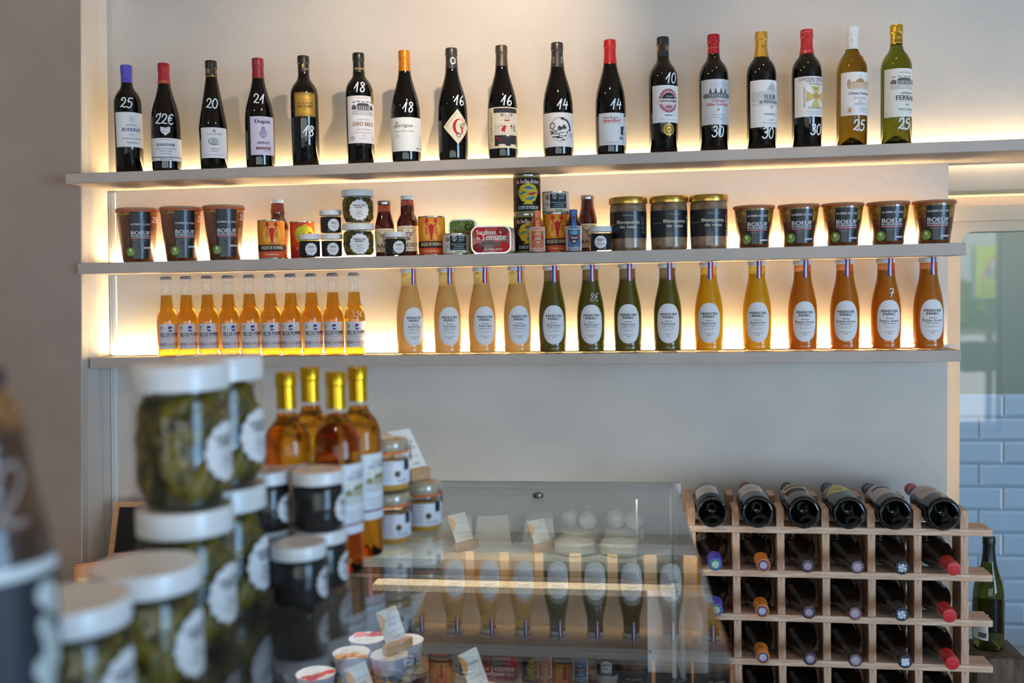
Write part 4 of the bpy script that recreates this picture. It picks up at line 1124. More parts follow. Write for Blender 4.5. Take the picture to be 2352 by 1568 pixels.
def black_tin(label):
    r, h = .0365, .1065; t = can(r, h, label, 'fish_soup_tin', group='black fish soup tins')
    p = Print(.006); w = PI * r * .97
    p.rect(-w, w, .008, h - .008, (24, 24, 28), 0)
    for z0, z1, c in ((.0042, .0062, (190, 150, 70)), (.0062, .008, (60, 130, 70)), (h - .008, h - .006, (190, 150, 70)), (h - .006, h - .0042, (60, 140, 80))): p.rect(-w, w, z0, z1, c, 0)
    p.text('la belle-iloise', .0, .0875, .064, .0115, (236, 206, 200), 3, .012); p.rect(-.0385, -.0355, .080, .093, (190, 70, 70), 3)
    tureen(p, 0, .0555, .054, (222, 190, 36), (190, 150, 60))
    fish(p, .002, .0695, .026, (40, 100, 170), 3, -.15, (120, 200, 220)); fish(p, -.014, .056, .022, (40, 130, 130), 3, .35, (150, 210, 220)); fish(p, .010, .0555, .026, (196, 40, 50), 3, 3.3, (236, 150, 140)); fish(p, .006, .043, .026, (40, 120, 170), 3, 3.4, (150, 210, 220))
    p.text('SOUPE DE POISSONS', .001, .0175, .058, .0090, (226, 226, 222), 3, .008)
    obj('printed_wrap', p.mesh('printed_wrap', wrap(r)), t); return t
bt = black_tin('black tin')
place(bt, (-.330, -.058, S2), rot_for(-.33, -.058, 6), 'lower black fish soup tin, standing on the shelf under its twin')
place(bt, (-.329, -.058, S2 + .1067), rot_for(-.33, -.058, 6), 'upper black fish soup tin, highest tin on the shelf')
def pate_tin(label):
    r, h = .0360, .0575; t = can(r, h, label, 'pate_tin', False, 'white pâté tins')
    p = Print(.006); w = PI * r * .96; dk = (24, 48, 52)
    p.rect(-w, w, .0042, h - .0042, (226, 214, 204), 0); p.rect(-.019, .029, .012, .0505, dk, 1)
    p.text('CLOS', .0135, .0465, .017, .0045, (226, 226, 226)); p.text('SOZY', .0135, .0390, .017, .0045, (226, 226, 226)); p.ring(-.0065, .043, .0058, .0070, .0010, (226, 226, 226), 2, 18); p.text('S', -.0065, .043, .0055, .0095, (226, 226, 226))
    p.ell(.006, .033, .0012, .0012, (140, 190, 90), 2, 8); p.text('MARBRÉ AU FOIE DE CANARD', .006, .0275, .044, .0032, (220, 220, 220)); p.text('DU SUD-OUEST', .006, .022, .026, .0030, (220, 220, 220)); p.text('100% DE FOIE GRAS', .006, .0165, .032, .0026, (220, 220, 220))
    p.rect(-.004, .014, .0055, .0098, (120, 160, 80), 2); p.text('LE PÂTÉ', .005, .0076, .013, .0024, (230, 235, 220), 3)
    p.ell(-.027, .041, .0062, .0070, (120, 66, 40), 1, 16); p.ell(-.027, .041, .0045, .005, (206, 150, 110), 2, 14); p.ell(-.027, .0405, .002, .002, (120, 66, 40), 3, 10)
    p.ring(-.027, .022, .0055, .0065, .0009, (110, 110, 110), 1, 16); p.ell(-.027, .022, .002, .003, (110, 110, 110), 2, 10)
    for q in range(5): p.rect(-.036, -.030, .006 + q * .0016, .0066 + q * .0016, (140, 130, 125), 1)
    obj('printed_wrap', p.mesh('printed_wrap', wrap(r)), t); return t
pt = pate_tin('pate tin')
place(pt, (-.519, -.112, S2), rot_for(-.519, -.112, 4), 'white pâté tin on the shelf in front of the green sardine tin')
place(pt, (-.250, -.065, S2 + .1077), rot_for(-.25, -.065, 6), 'white pâté tin stacked on top of a lobster soup tin')

# --- flat sardine tins standing on edge
def flat_tin(w, h, d, rad, body_c, label, draw, group=None, rim=.0035):
    t = thing('sardine_tin', label, 'tin', group=group)
    outer = rrect(-w / 2, w / 2, 0, h, rad, 6); inner = rrect(-w / 2 + rim, w / 2 - rim, rim, h - rim, rad - rim * .8, 6)
    o = prism('tin_body', rrect(-w / 2 + .001, w / 2 - .001, .001, h - .001, rad, 6), -d / 2 + .002, d / 2 - .002, mat(body_c, .35, .6, name='tin_side'), t)
    for y0, y1 in ((-d / 2, -d / 2 + .003), (d / 2 - .003, d / 2)):
        prism('rim', outer, y0, y1, M_CHROME, t, holes=[inner[::-1]])
    p = Print(1); p.poly(inner, ink_face(body_c), 0); draw(p)
    obj('printed_face', p.mesh('printed_face', lambda u, v, off: (u, -d / 2 + .0016 - off, v)), t)
    return t
def ink_face(c): return mat(c, .3, coat=.5, name='tin_print')
def draw_red(p):
    p.ell(-.030, .055, .020, .016, (206, 30, 40), 1, 16); p.ell(.028, .018, .022, .015, (206, 30, 40), 1, 16); p.ell(.03, .058, .016, .012, (150, 14, 24), 1, 14); p.ell(-.034, .016, .016, .013, (150, 14, 24), 1, 14)
    for x, y in ((.036, .064), (-.046, .050), (-.030, .022), (.037, .036), (.014, .016), (-.012, .014)):
        for k in range(5): t = k * 1.256 + x * 50; p.poly([(x, y), (x + .008 * math.cos(t - .25), y + .008 * math.sin(t - .25)), (x + .011 * math.cos(t), y + .011 * math.sin(t)), (x + .008 * math.cos(t + .25), y + .008 * math.sin(t + .25))], (50, 110, 60), 2)
    fish(p, -.002, .026, .060, (118, 104, 96), 3, 0, (150, 136, 124))
    p.text('Sardines', -.013, .0575, .052, .0115, (240, 232, 226), 6, .012); p.text('à', .026, .0570, .006, .007, (240, 232, 226), 6, .01)
    p.text('la', -.034, .0425, .009, .0095, (240, 232, 226), 6, .01); p.text('Tomate', .007, .0445, .066, .0165, (240, 232, 226), 6, .014); p.text('la belle-iloise', .007, .0125, .046, .0065, (240, 232, 226), 6, .008)
def draw_green(p):
    random.seed(5)
    for k in range(150): p.ell(random.uniform(-.034, .034), random.uniform(.006, .095), .0022, .0017, (66, 86, 22), 1, 6)
    for a, (x, y) in ((.4, (-.026, .082)), (-.4, (-.016, .090)), (.9, (-.030, .070))): p.ell(x, y, .012, .004, (96, 140, 40), 2, 10)
    p.ell(.018, .078, .013, .0095, (70, 90, 24), 3, 16); p.ell(.018, .079, .008, .005, (110, 130, 40), 4, 12); p.rect(-.022, .036, .056, .070, (128, 138, 40), 3)
    p.text('Sardines', .004, .0625, .050, .0105, (30, 30, 16), 5, .012); p.text("à l'huile d'olive", .004, .050, .044, .006, (30, 30, 16), 5)
t = flat_tin(.0765, .101, .022, .014, (120, 134, 40), 'olive green sardine tin on end behind the white pâté tin', draw_green)
t.location = (-.512, -.045, S2); t.rotation_euler[2] = rot_for(-.512, -.045, -6)
rt = flat_tin(.108, .0745, .0222, .020, (176, 20, 34), 'red tin', draw_red, 'red tomato sardine tins')
for k, ws in enumerate(('front red tomato sardine tin with its whole face showing', 'red sardine tin directly behind the front one', 'middle red sardine tin of the five in file', 'red sardine tin next to last in the file', 'rearmost red sardine tin of the file against the wall')):
    place(rt, (-.417 + .001 * k, -.137 + k * .0236, S2), .02, ws)

# --- sauce bottles
M_SAUCE = mat((66, 12, 5), .12, coat=1.0, name='red_sauce'); M_SAUCEGAP = residue_mat('sauce_smear', (130, 40, 14), .5)
M_SILVERCAP = mat((190, 188, 186), .3, .85, name='silver_cap'); M_BRIGHTSAUCE = mat((78, 14, 6), .12, coat=1.0)
def sauce_bottle(h, rb, fillf, capm, shape, label, word):
    t = thing('sauce_bottle', label, 'bottle')
    s = h / .154
    pr_ = [(0, .002), (rb * .8, .001), (rb * .93, 0), (rb, .004), (rb, .078 * s), (rb * .97, .088 * s), (rb * .80, .108 * s), (rb * .68, .122 * s), (.0172, .132 * s), (.0168, .142 * s), (.0168, .146 * s)] if shape == 0 else \
          [(0, .002), (rb * .8, .001), (rb * .93, 0), (rb, .004), (rb, .080 * s), (rb * .985, .088 * s), (rb * .84, .098 * s), (rb * .64, .108 * s), (.0195, .122 * s), (.0178, .135 * s), (.0172, .146 * s)]
    zf = h * fillf; body = [q for q in pr_ if q[1] < zf]; rf = interp(pr_[3:])
    body = body + [(rf(zf), zf)]
    obj('sauce', lathe('sauce', body + [(0, zf)], [M_BRIGHTSAUCE, M_SAUCE], 36, [(0, 0), (4, 1)] if False else None), t)
    obj('bottle_neck', lathe('bottle_neck', [(rf(zf) + .0002, zf)] + [q for q in pr_ if q[1] > zf], M_SAUCEGAP, 36), t)
    obj('cap', lathe('cap', [(.0160, .146 * s - .002), (.0180, .146 * s - .002), (.0184, .1475 * s), (.0184, .1520 * s), (.0172, .154 * s), (0, .154 * s)], capm, 36), t)
    p = Print(rb * .16); q = rb / .0275; w = rb * 2.2
    p.rect(-w, w, .013 * s, .077 * s, M_CREAM, 0); k = (120, 100, 92)
    p.text(word, 0, .0295 * s, .046 * q, .0115, (110, 26, 34), 2, .012); p.text('SAUCE BARBECUE', 0, .0195 * s, .034 * q, .0028, (90, 60, 56), 2)
    p.text('BONNE CONSERVATION', 0, .0715 * s, .034 * q, .0026, (120, 80, 74), 2); p.ell(0, .066 * s, .0016, .002, (170, 40, 50), 2, 8)
    c = .052 * s
    p.ell(0, c + .002, .0075, .009, k, 1, 14); p.ell(0, c - .008, .0045, .0045, k, 1, 12); p.ell(0, c + .001, .0055, .0068, (214, 196, 176), 2, 12)
    for sg_ in (-1, 1):
        p.line([(sg_ * .006, c + .008), (sg_ * .014, c + .009), (sg_ * .019, c + .016)], .0022, k, 1); p.ell(sg_ * .0028, c + .003, .001, .001, (40, 30, 30), 3, 7); p.ell(sg_ * .010, c + .003, .0035, .0018, k, 1, 8)
        for a in range(3): p.line([(sg_ * .002 * a, c - .002), (sg_ * (.003 + .002 * a), c - .013)], .0008, k, 2)
    for a in range(4): p.rect(-w + .004, -w + .012, .055 * s - a * .006, .058 * s - a * .006, (170, 60, 66) if a % 2 == 0 else k, 1)
    obj('label', p.mesh('label', wrap(rb)), t)
    return t
for (x, y, h, rb, ff, cm, sh, d, ws) in ((-1.050, -.036, .172, .0290, .78, M_LID, 1, 0, 'red sauce bottle standing behind the lobster tin at the left'),
      (-.729, -.066, .156, .0275, .80, M_SILVERCAP, 0, 0, 'shorter red sauce bottle with silver cap right of the pickle jars'),
      (-.664, -.062, .168, .0300, .84, M_LID, 1, 2, 'taller red sauce bottle with white cap left of a lobster tin'),
      (-.165, -.048, .155, .0265, .94, M_SILVERCAP, 0, 10, 'red sauce bottle with silver cap behind the blue hot sauce')):
    t = sauce_bottle(h, rb, ff, cm, sh, ws, 'RADIO'); t.location = (x, y, S2); t.rotation_euler[2] = rot_for(x, y, d)
# --- small hot sauces
def hot_sauce(c_liq, c1, c2, c3, word, label, capc):
    t = thing('hot_sauce_bottle', label, 'bottle'); r = .0208
    m = mat(c_liq, .1, coat=1.0, name='hot_sauce')
    obj('sauce', lathe('sauce', [(0, .002), (r * .85, 0), (r, .003), (r, .070), (r * .93, .078), (r * .7, .087), (.0125, .0925), (.0105, .0975), (.0105, .100), (0, .100)], m, 32), t)
    obj('cap', lathe('cap', [(.0095, .098), (.0110, .098), (.0110, .111), (.0100, .112), (0, .112)], mat(capc, .4), 24), t)
    p = Print(.004); w = r * 1.9
    p.rect(-w, w, .004, .068, M_PAPER, 0); p.rect(-.0185, .0185, .0055, .0660, c1, 1)
    for k in range(6):
        x = -.0165 + k * .0066; p.rect(x, x + .002, .016, .045, c2, 2)
    p.ell(0, .034, .0105, .013, c3, 3, 16); p.ell(0, .050, .009, .006, c2, 3, 10)
    for sg_ in (-1, 1):
        p.ell(sg_ * .0042, .037, .0034, .0030, (238, 226, 190), 4, 10); p.ell(sg_ * .0042, .037, .0015, .0015, (20, 20, 25), 5, 8); p.ell(sg_ * .012, .040, .0042, .006, (196, 60, 50), 3, 8); p.ell(sg_ * .010, .052, .0035, .004, (80, 140, 90), 3, 8)
        p.line([(sg_ * .003, .026), (sg_ * .009, .029)], .0012, (196, 50, 50), 5); p.ell(sg_ * .0135, .061, .002, .003, (236, 226, 210), 3, 8)
    p.ell(0, .0275, .006, .0026, (238, 226, 200), 4, 10); p.rect(-.004, .004, .0270, .0280, (60, 20, 30), 5); p.poly([(-.0022, .031), (.0022, .031), (0, .035)], (60, 20, 30), 5)
    p.text(word, 0, .0105, .033, .0068, (236, 224, 214), 4, .008); p.text('MASKED', 0, .0600, .022, .0055, (236, 224, 214), 4, .008)
    obj('label', p.mesh('label', wrap(r)), t)
    p = Print(.004)
    bm = bmesh.new(); hw = .0055; col_ = ink(c1)
    pts = [(0, .0128), (-.0113, .1126), (-.0113, .098), (-.0125, .0905), (-.0160, .085), (-.0205, .076), (-.0212, .064)]
    vs = [bm.verts.new((sx * hw, y, z)) for (y, z) in [(.004, .1126)] + [(q[0], q[1]) for q in pts[1:]] for sx in (-1, 1)]
    for i in range(len(pts) - 1): bm.faces.new((vs[2 * i], vs[2 * i + 1], vs[2 * i + 3], vs[2 * i + 2]))
    obj('paper_seal', bm_mesh('paper_seal', bm, mat(tuple(min(255, int(v * 1.15)) for v in c1), .6)), t)
    return t
t = hot_sauce((150, 84, 24), (206, 108, 74), (226, 150, 110), (214, 120, 80), 'MAMBO HOT SAUCE', 'small orange hot sauce bottle in front of the black tins', (206, 120, 80)); t.location = (-.296, -.122, S2); t.rotation_euler[2] = rot_for(-.296, -.122, 6)
t = hot_sauce((52, 18, 14), (56, 96, 150), (120, 160, 200), (30, 36, 60), 'TANGO HOT SAUCE', 'small blue hot sauce bottle in front of a red sauce bottle', (60, 90, 150)); t.location = (-.198, -.122, S2); t.rotation_euler[2] = rot_for(-.198, -.122, 4)
# --- veal jars
M_VEAL = noise_mat('veal_stew', (92, 66, 44), (172, 136, 102), 36, .35, coat=.7, lo=.3, hi=.72)
def veal_jar():
    t = thing('veal_jar', 'veal jar', 'jar', group='gold lidded veal jars'); r = .0485
    obj('jar_glass', lathe('jar_glass', [(0, .003), (r * .86, .002), (r * .94, 0), (r * .99, .005), (r, .010), (r, .108), (r * .985, .114), (r * .99, .119), (r * .94, .123), (r * .94, .128), (0, .128)], M_VEAL, 44), t)
    obj('lid', lathe('lid', [(r * .98, .1245), (r * 1.045, .1245), (r * 1.05, .127), (r * 1.05, .138), (r * 1.03, .1405), (r * .98, .1418), (r * .9, .1405), (0, .1405)], M_GOLDLID, 44), t)
    p = Print(.006); w = PI * r * .8; c = (226, 216, 190)
    p.rect(-w, w, .033, .103, M_LABELBLK, 0); p.text('Blanquette', 0, .0735, .062, .0115, c, 2, .012); p.text('de veau', 0, .0625, .046, .0080, c, 2, .012); p.text('Produit artisanal', 0, .0925, .028, .0030, c)
    p.text('argaud', -.047, .070, .020, .005, (170, 160, 140)); p.rect(-.064, -.063, .052, .088, (150, 142, 124), 1); p.rect(-.071, -.056, .069, .070, (150, 142, 124), 1)
    for k in range(4): p.ring(-.0635 + (.006 if k in (1, 3) else 0) * (1 if k == 1 else -1), .070 + (.011 if k == 0 else -.011 if k == 2 else 0), .003, .003, .0007, (150, 142, 124), 1, 10)
    for z in (.084, .072): p.ring(.042, z, .0038, .0046, .0007, c, 1, 14)
    p.text('Poids net', .043, .062, .010, .002, c); p.text('740g', .043, .057, .008, .0034, c); p.bars(.052, .095, .006, 12, .0045, (150, 142, 124), .0009); p.bars(.043, .049, .008, 2, .003, c, .0007)
    obj('label', p.mesh('label', wrap(r)), t); return t
vj = veal_jar()
for x, d, ws in ((-.054, 0, 'veal stew jar with gold lid, first of the three, beside a small olive jar'), (.053, 20, 'middle veal stew jar with gold lid and black label'), (.157, 15, 'veal stew jar with gold lid next to the short beef stew jars')):
    place(vj, (x, -.090, S2), rot_for(x, -.09, d), ws)
# --- small white lidded jars
oj = olive_jar(.0295, .0655, 'olive jar', 'small black olive spread jars')
for x, y, z, d, ws in ((-.928, -.122, 0, 8, 'small black olive jar on the shelf in front of the fish soup tin'), (-.870, -.105, 0, 6, 'small black olive jar at the bottom of the stack of two'), (-.872, -.102, .0657, 16, 'small black olive jar on top of another, left of the pickles'),
      (-.684, -.124, 0, 19, 'small black olive jar between and before two red sauce bottles'), (-.126, -.122, 0, -2, 'small black olive jar left of the gold lidded veal jars')):
    place(oj, (x, y, S2 + z), rot_for(x, y, d), ws)
pj = pickle_jar(.0435, .0915, 'pickle jar', .0085, 'pickle jars stacked on the middle shelf')
place(pj, (-.795, -.100, S2), rot_for(-.795, -.1, 4), 'lower white lidded pickle jar in the shelf stack')
place(pj, (-.7945, -.100, S2 + .0917), rot_for(-.795, -.1, 5), 'upper white lidded pickle jar in the shelf stack')

# ================================================================== CIDER AND SOUP ON THE LOWEST SHELF
M_CIDER = glass_mat('cider', (1.0, 0.53, 0.045), 1.33)
M_CROWN = mat((150, 150, 160), .4, .5, name='crown_cap')
CP = [(0, .006), (.018, .003), (.026, 0), (.0288, .003), (.0297, .010), (.0298, .100), (.0290, .112), (.0262, .124), (.0222, .134), (.0190, .142), (.0176, .150), (.0150, .180), (.0130, .205), (.0131, .2075), (.0146, .210), (.0150, .216), (.0146, .2225), (.0136, .2245)]
def cider():
    t = thing('cider_bottle', 'cider', 'bottle', group='cider bottles on the lowest shelf')
    obj('bottle_glass', lathe('bottle_glass', CP, M_CLEAR, 40), t)
    rf = interp(CP[4:]); zf = .177
    lq = [(0, .0075), (.018, .0045), (.0255, .0025)] + [(r * .965, z) for r, z in CP[4:] if z < zf] + [(rf(zf) * .965, zf), (0, zf)]
    obj('cider', lathe('cider', lq, M_CIDER, 40), t)
    cv = [(0.0136, .2225)]; n = 21
    vs = []; fs = []
    for z, r, amp in ((.2225, .0158, .0010), (.2255, .0152, .0006), (.2300, .0138, 0), (.2318, .0115, 0)):
        for k in range(n * 2):
            a = PI * k / n; q = r + (amp if k % 2 else -amp); vs.append((q * math.cos(a), q * math.sin(a), z))
    N = n * 2
    for i in range(3):
        for k in range(N): fs.append((i * N + k, i * N + (k + 1) % N, (i + 1) * N + (k + 1) % N, (i + 1) * N + k))
    fs.append(tuple(3 * N + k for k in range(N)))
    obj('crown_cap', mesh_from('crown_cap', vs, fs, M_CROWN), t)
    p = Print(.0045); r = .0298; w = .0335; b = (44, 58, 150)
    p.rect(-w, w, .0225, .0945, mat((222, 212, 212), .5, name='cider_paper'), 0)
    p.rect(-w, w, .0315, .0405, (176, 160, 176), 1); p.rect(-.0125, .0125, .0300, .0425, (226, 206, 196), 2); p.frame(-.0125, .0125, .0300, .0425, .0005, (120, 105, 130), 3); p.text('LE CIDRE', 0, .0362, .0185, .0036, (60, 50, 80), 4, .008)
    p.text('FILS DE POMME', 0, .0635, .0555, .0118, (28, 24, 26), 3, .006); p.text('Le Cidre Botanique Français', .002, .0535, .048, .0034, (80, 70, 74), 3); p.rect(-.008, -.002, .0483, .0489, (60, 60, 120), 3); p.rect(.003, .009, .0483, .0489, (190, 60, 60), 3)
    p.ell(0, .0792, .0052, .0066, (226, 222, 228), 3, 14); p.ell(0, .0845, .0056, .0034, b, 4, 12); p.rect(-.0056, .0044, .0825, .0846, b, 4); p.poly([(-.0054, .083), (-.0036, .083), (-.0036, .0735), (-.0046, .0735)], b, 4)
    for sg_ in (-.002, .0022): p.ell(sg_, .0805, .0009, .0008, b, 5, 7)
    p.rect(-.0022, .0026, .0768, .0776, b, 5); p.poly([(-.0036, .0762), (.0042, .0768), (.0032, .0725), (-.003, .0722)], b, 4); p.line([(.0030, .0770), (.0062, .0752), (.0060, .0730)], .001, b, 4)
    p.rect(-.0275, -.0215, .0775, .0865, (96, 130, 66), 3); p.text('AB', -.0245, .0815, .0042, .0045, (226, 230, 215), 4, .02); p.text('33 CL', -.027, .0255, .006, .0022, (90, 80, 84), 3); p.text('5,5% VOL', .026, .0255, .009, .0022, (90, 80, 84), 3)
    obj('label', p.mesh('label', wrap(r + .0002)), t)
    return t
cb = cider()
ORD = ['first', 'second', 'third', 'fourth', 'fifth', 'sixth', 'seventh', 'eighth', 'ninth', 'tenth']
for i, (x, d) in enumerate(zip([-1.386, -1.325, -1.261, -1.198, -1.135, -1.072, -1.0115, -0.950, -0.887, -0.825], [14, 14, 2, 22, 14, 4, -4, 16, 3, 11])):
    ws = 'cider bottle %s' % ('at the left end of the row of ten' if i == 0 else 'at the right end of the row, marked 3,5 in white' if i == 9 else 'standing %s from the left in the row of ten' % ORD[i])
    t = place(cb, (x, -.057, S3), rot_for(x, -.057, d), ws)
    if i == 9:
        rf = interp(CP[4:]); p = Print(.0045); p.hand('3,5€', .002, .116, .016, .0012, mat((250, 225, 180), .6)); obj('price_mark', p.mesh('price_mark', wrap(lambda v: rf(v) + .0003)), t)
SP = [(0, .006), (.022, .003), (.031, 0), (.0345, .0015), (.0372, .006), (.0382, .012), (.0376, .0185), (.0366, .0225), (.0370, .028), (.0377, .040), (.0377, .104), (.0368, .118), (.0345, .135), (.0312, .152), (.0275, .168), (.0248, .180), (.0230, .192), (.0222, .205), (.0220, .222), (.0226, .2235), (.0220, .225), (.0218, .228)]
TRI = [(42, 62, 150), (236, 234, 238), (206, 40, 60)]
def soup(word, first, org, c, fill, tr):
    t = thing('soup_bottle', 'soup', 'bottle', group='soup bottles on the lowest shelf')
    rf = interp(SP[4:])
    body = [(0, .007), (.030, .004)] + [(r * .972, z) for r, z in SP[4:] if z < fill] + [(rf(fill) * .972, fill), (0, fill)]
    obj('soup', lathe('soup', body, soup_mat(word + '_soup', c, tr), 44), t)
    obj('soup_smear', lathe('soup_smear', [(rf(z) * .968, z) for z in [fill + (.226 - fill) * k / 5 for k in range(6)]], residue_mat(word + '_smear', c, .45), 36), t)
    obj('bottle_glass', lathe('bottle_glass', SP, M_CLEAR, 44), t)
    obj('cap', lathe('cap', [(.0222, .2275), (.0246, .2275), (.0248, .2290), (.0248, .2370), (.0236, .2388), (0, .2388)], M_LID, 40), t)
    p = Print(.006); cv = .0785
    p.ell(0, cv, .0325, .0525, M_PAPER, 0, 48, 2.35)
    p.text('MAISON', 0, cv + .0240, .043, .0066, INK, 2, .018); p.text('MARC', 0, cv + .0160, .032, .0066, INK, 2, .018); p.text(first, 0, cv + .0060, .020, .0044, INK, 2, 0, 0, .25)
    p.text(word, 0, cv - .0010, {'Asperges': .038, 'Poireaux': .038, 'Butternut': .038}.get(word, .050), .0072 if word != 'Asperges' else .0085, INK); p.text(org, 0, cv - .0085, .033, .0042, INK, 2, 0, 0, .25)
    p.text('SANS GLUTEN | SANS SUCRE AJOUTÉ', 0, cv - .0145, .040, .0017, INK); p.text('SANS CONSERVATEUR', 0, cv - .0182, .024, .0017, INK); p.text('www.maisonmarc.fr', 0, cv - .0285, .027, .0026, INK)
    p.rect(-.0042, -.0016, cv - .0350, cv - .0328, (44, 54, 110), 2); p.rect(.0014, .0040, cv - .0350, cv - .0328, (204, 44, 60), 2)
    obj('label', p.mesh('label', wrap(lambda v: rf(v) + .0003)), t)
    # tricolour ribbon folded over the cap
    pts = [(.010, .2394), (-.0238, .2394), (-.0254, .2375), (-.0256, .2285), (-.0240, .2220), (-.0238, .205), (-.0248, .1935)]
    vs = []; fs = []; mi = []
    for (y, z) in pts:
        for k in range(4): vs.append(((-.0068 + .00453 * k) - (.0012 if z > .2385 else 0), y + abs(k - 1.5) ** 2 * .0004 - .0004, z))
    for i in range(len(pts) - 1):
        for k in range(3): fs.append((i * 4 + k, i * 4 + k + 1, i * 4 + k + 5, i * 4 + k + 4)); mi.append(k)
    obj('ribbon', mesh_from('ribbon', vs, fs, [ink(x) for x in TRI], mi), t, None, (0, 0, .22))
    return t
SOUPS = [('Asperges', 'Velouté', '100% françaises', (224, 186, 122), .190, .42), ('Poireaux', 'Velouté de', '100% français', (106, 90, 6), .197, .25), ('Butternut', 'Velouté de', '100% français', (224, 172, 0), .206, .35), ('Patates douces', 'Velouté de', '100% françaises', (188, 120, 0), .209, .35)]
protos = [soup(*a) for a in SOUPS]
SX = [-0.664, -0.557, -0.459, -0.361, -0.264, -0.159, -0.059, 0.048, 0.157, 0.283, 0.401, 0.509, 0.613, 0.719]
SD = [20, 9, 12, 9, 6, 2, 3, 3, 1, 4, 9, 5, 14, 17]
SK = [0, 0, 0, 0, 1, 1, 1, 1, 2, 2, 3, 3, 3, 3]
SW = ['beige asparagus soup bottle at the left of the soup row', 'second beige asparagus soup bottle from the left', 'third beige asparagus soup bottle from the left', 'beige asparagus soup bottle beside the first green leek soup',
      'green leek soup bottle beside the beige soups', 'green leek soup bottle marked 8 € in white', 'third green leek soup bottle, right of the one marked 8 €', 'green leek soup bottle beside the yellow soups',
      'yellow butternut soup bottle beside the green soups', 'yellow butternut soup bottle beside the orange soups', 'orange sweet potato soup bottle beside the yellow soups', 'second orange sweet potato soup bottle, left of the one marked 7', 'orange sweet potato soup bottle marked 7 in white', 'orange sweet potato soup bottle at the right end of the shelf']
rfs = interp(SP[4:])
for i, x in enumerate(SX):
    t = place(protos[SK[i]], (x, -.063, S3), rot_for(x, -.063, SD[i]), SW[i])
    if i in (5, 12):
        p = Print(.006); p.hand('8€' if i == 5 else '7', .010 if i == 5 else .006, .151 if i == 5 else .150, .021 if i == 5 else .020, .0013 if i == 5 else .0024)
        obj('price_mark', p.mesh('price_mark', wrap(lambda v: rfs(v) + .0005)), t)

# ================================================================== GLASS DELI CASE
G = 1.147
case = thing('deli_case', 'long glass topped refrigerated deli counter in the foreground', 'counter')
def flat_poly(name, pts, z0, z1, m, parent):
    n = len(pts); vs = [(x, y, z0) for x, y in pts] + [(x, y, z1) for x, y in pts]
    fs = [tuple(range(n))[::-1], tuple(range(n, 2 * n))] + [(i, (i + 1) % n, (i + 1) % n + n, i + n) for i in range(n)]
    bm = bmesh.new(); bv = [bm.verts.new(v) for v in vs]
    for f in fs: bm.faces.new([bv[i] for i in f])
    return obj(name, bm_mesh(name, bm, m), parent)
M_TOP = thin_glass('counter_glass', (0.965, 0.975, 0.97), 1.6)
M_EDGE = mat((150, 165, 162), .15, name='glass_edge')
def xe(y): return .053 + (-.491 - y) * .0375
flat_poly('glass_top', [(-.80, -.500), (.053, -.491), (xe(-2.3), -2.3), (-.80, -2.3)], G - .007, G, M_TOP, case)
flat_poly('top_edge', [(-.80, -.4995), (.053, -.4905), (.053, -.4875), (-.80, -.4965)], G - .0085, G + .0005, M_EDGE, case)
flat_poly('glass_side', [(.048, -.50), (.053, -.50), (xe(-2.3), -2.3), (xe(-2.3) - .005, -2.3)], .76, G - .0072, M_PANE, case)
flat_poly('glass_rear', [(-.80, -.506), (-.024, -.506), (-.024, -.501), (-.80, -.501)], .93, G - .0072, M_PANE, case)
flat_poly('glass_rear', [(-.032, -.516), (.040, -.516), (.040, -.511), (-.032, -.511)], .93, G - .0072, M_PANE, case)
for x in (-.036, .040): flat_poly('door_edge', [(x, -.517), (x + .004, -.517), (x + .004, -.510), (x, -.510)], .93, G - .0075, M_EDGE, case)
box('base_cabinet', -.80, .05, -2.3, -.50, .02, .745, M_STEEL, case)
box('plinth', -.78, .03, -2.28, -.53, 0, .02, M_DARK, case)
M_DECK = noise_mat('deck_steel', (26, 28, 36), (40, 43, 52), 4, .4, metal=.3)
box('deck', -.79, .046, -2.29, -.51, .745, .757, M_DECK, case)
box('rear_wall', -.80, .046, -.535, -.505, .757, .925, mat((70, 66, 62), .5), case)
M_STONE = noise_mat('speckled_stone', (160, 140, 112), (216, 200, 170), 240, .5, lo=.3, hi=.5)
box('stone_ledge', -.640, .046, -.585, -.536, .909, .923, M_STONE, case)
post = box('end_post', -.012, .040, -.63, -.585, .757, .925, mat((222, 220, 226), .4), case)
box('post_flange', .040, .049, -.66, -.55, .757, .93, mat((206, 196, 190), .4), case)
box('cross_screw', -.010, -.004, -.632, -.630, .80, .806, M_STEEL, post)
me = lathe('glass_clamp', [(0, -.003), (.011, -.003), (.012, 0), (.011, .005), (.006, .0065), (.005, .004), (0, .004)], mat((120, 120, 118), .3, .8), 24)
obj('glass_clamp', me, case, (-.245, -.648, G))
box('hinge_block', .047, .066, -.520, -.496, G - .020, G + .004, mat((205, 190, 186), .4), case, .002)
lamp = thing('case_lamp', 'slim lamp under the back edge of the deli counter glass', 'lamp')
box('housing', -.79, .03, -.548, -.5195, G - .020, G - .0085, mat((196, 184, 168), .4), lamp)
box('lip', -.79, .03, -.548, -.545, G - .027, G - .020, mat((196, 184, 168), .4), lamp)
box('diffuser', -.78, .02, -.543, -.522, G - .0225, G - .0201, emis((1, .93, .82), LED_CASE, 'case_led'), lamp)
lamp2 = thing('case_lamp', 'slim lamp along the left side of the deli counter glass', 'lamp')
box('housing', -.795, -.775, -2.2, -.60, G - .020, G - .0085, mat((196, 184, 168), .4), lamp2)
box('lip', -.777, -.774, -2.2, -.60, G - .027, G - .020, mat((196, 184, 168), .4), lamp2)
box('diffuser', -.793, -.778, -2.19, -.61, G - .0225, G - .0201, emis((1, .95, .88), LED_CASE, 'case_led'), lamp2)

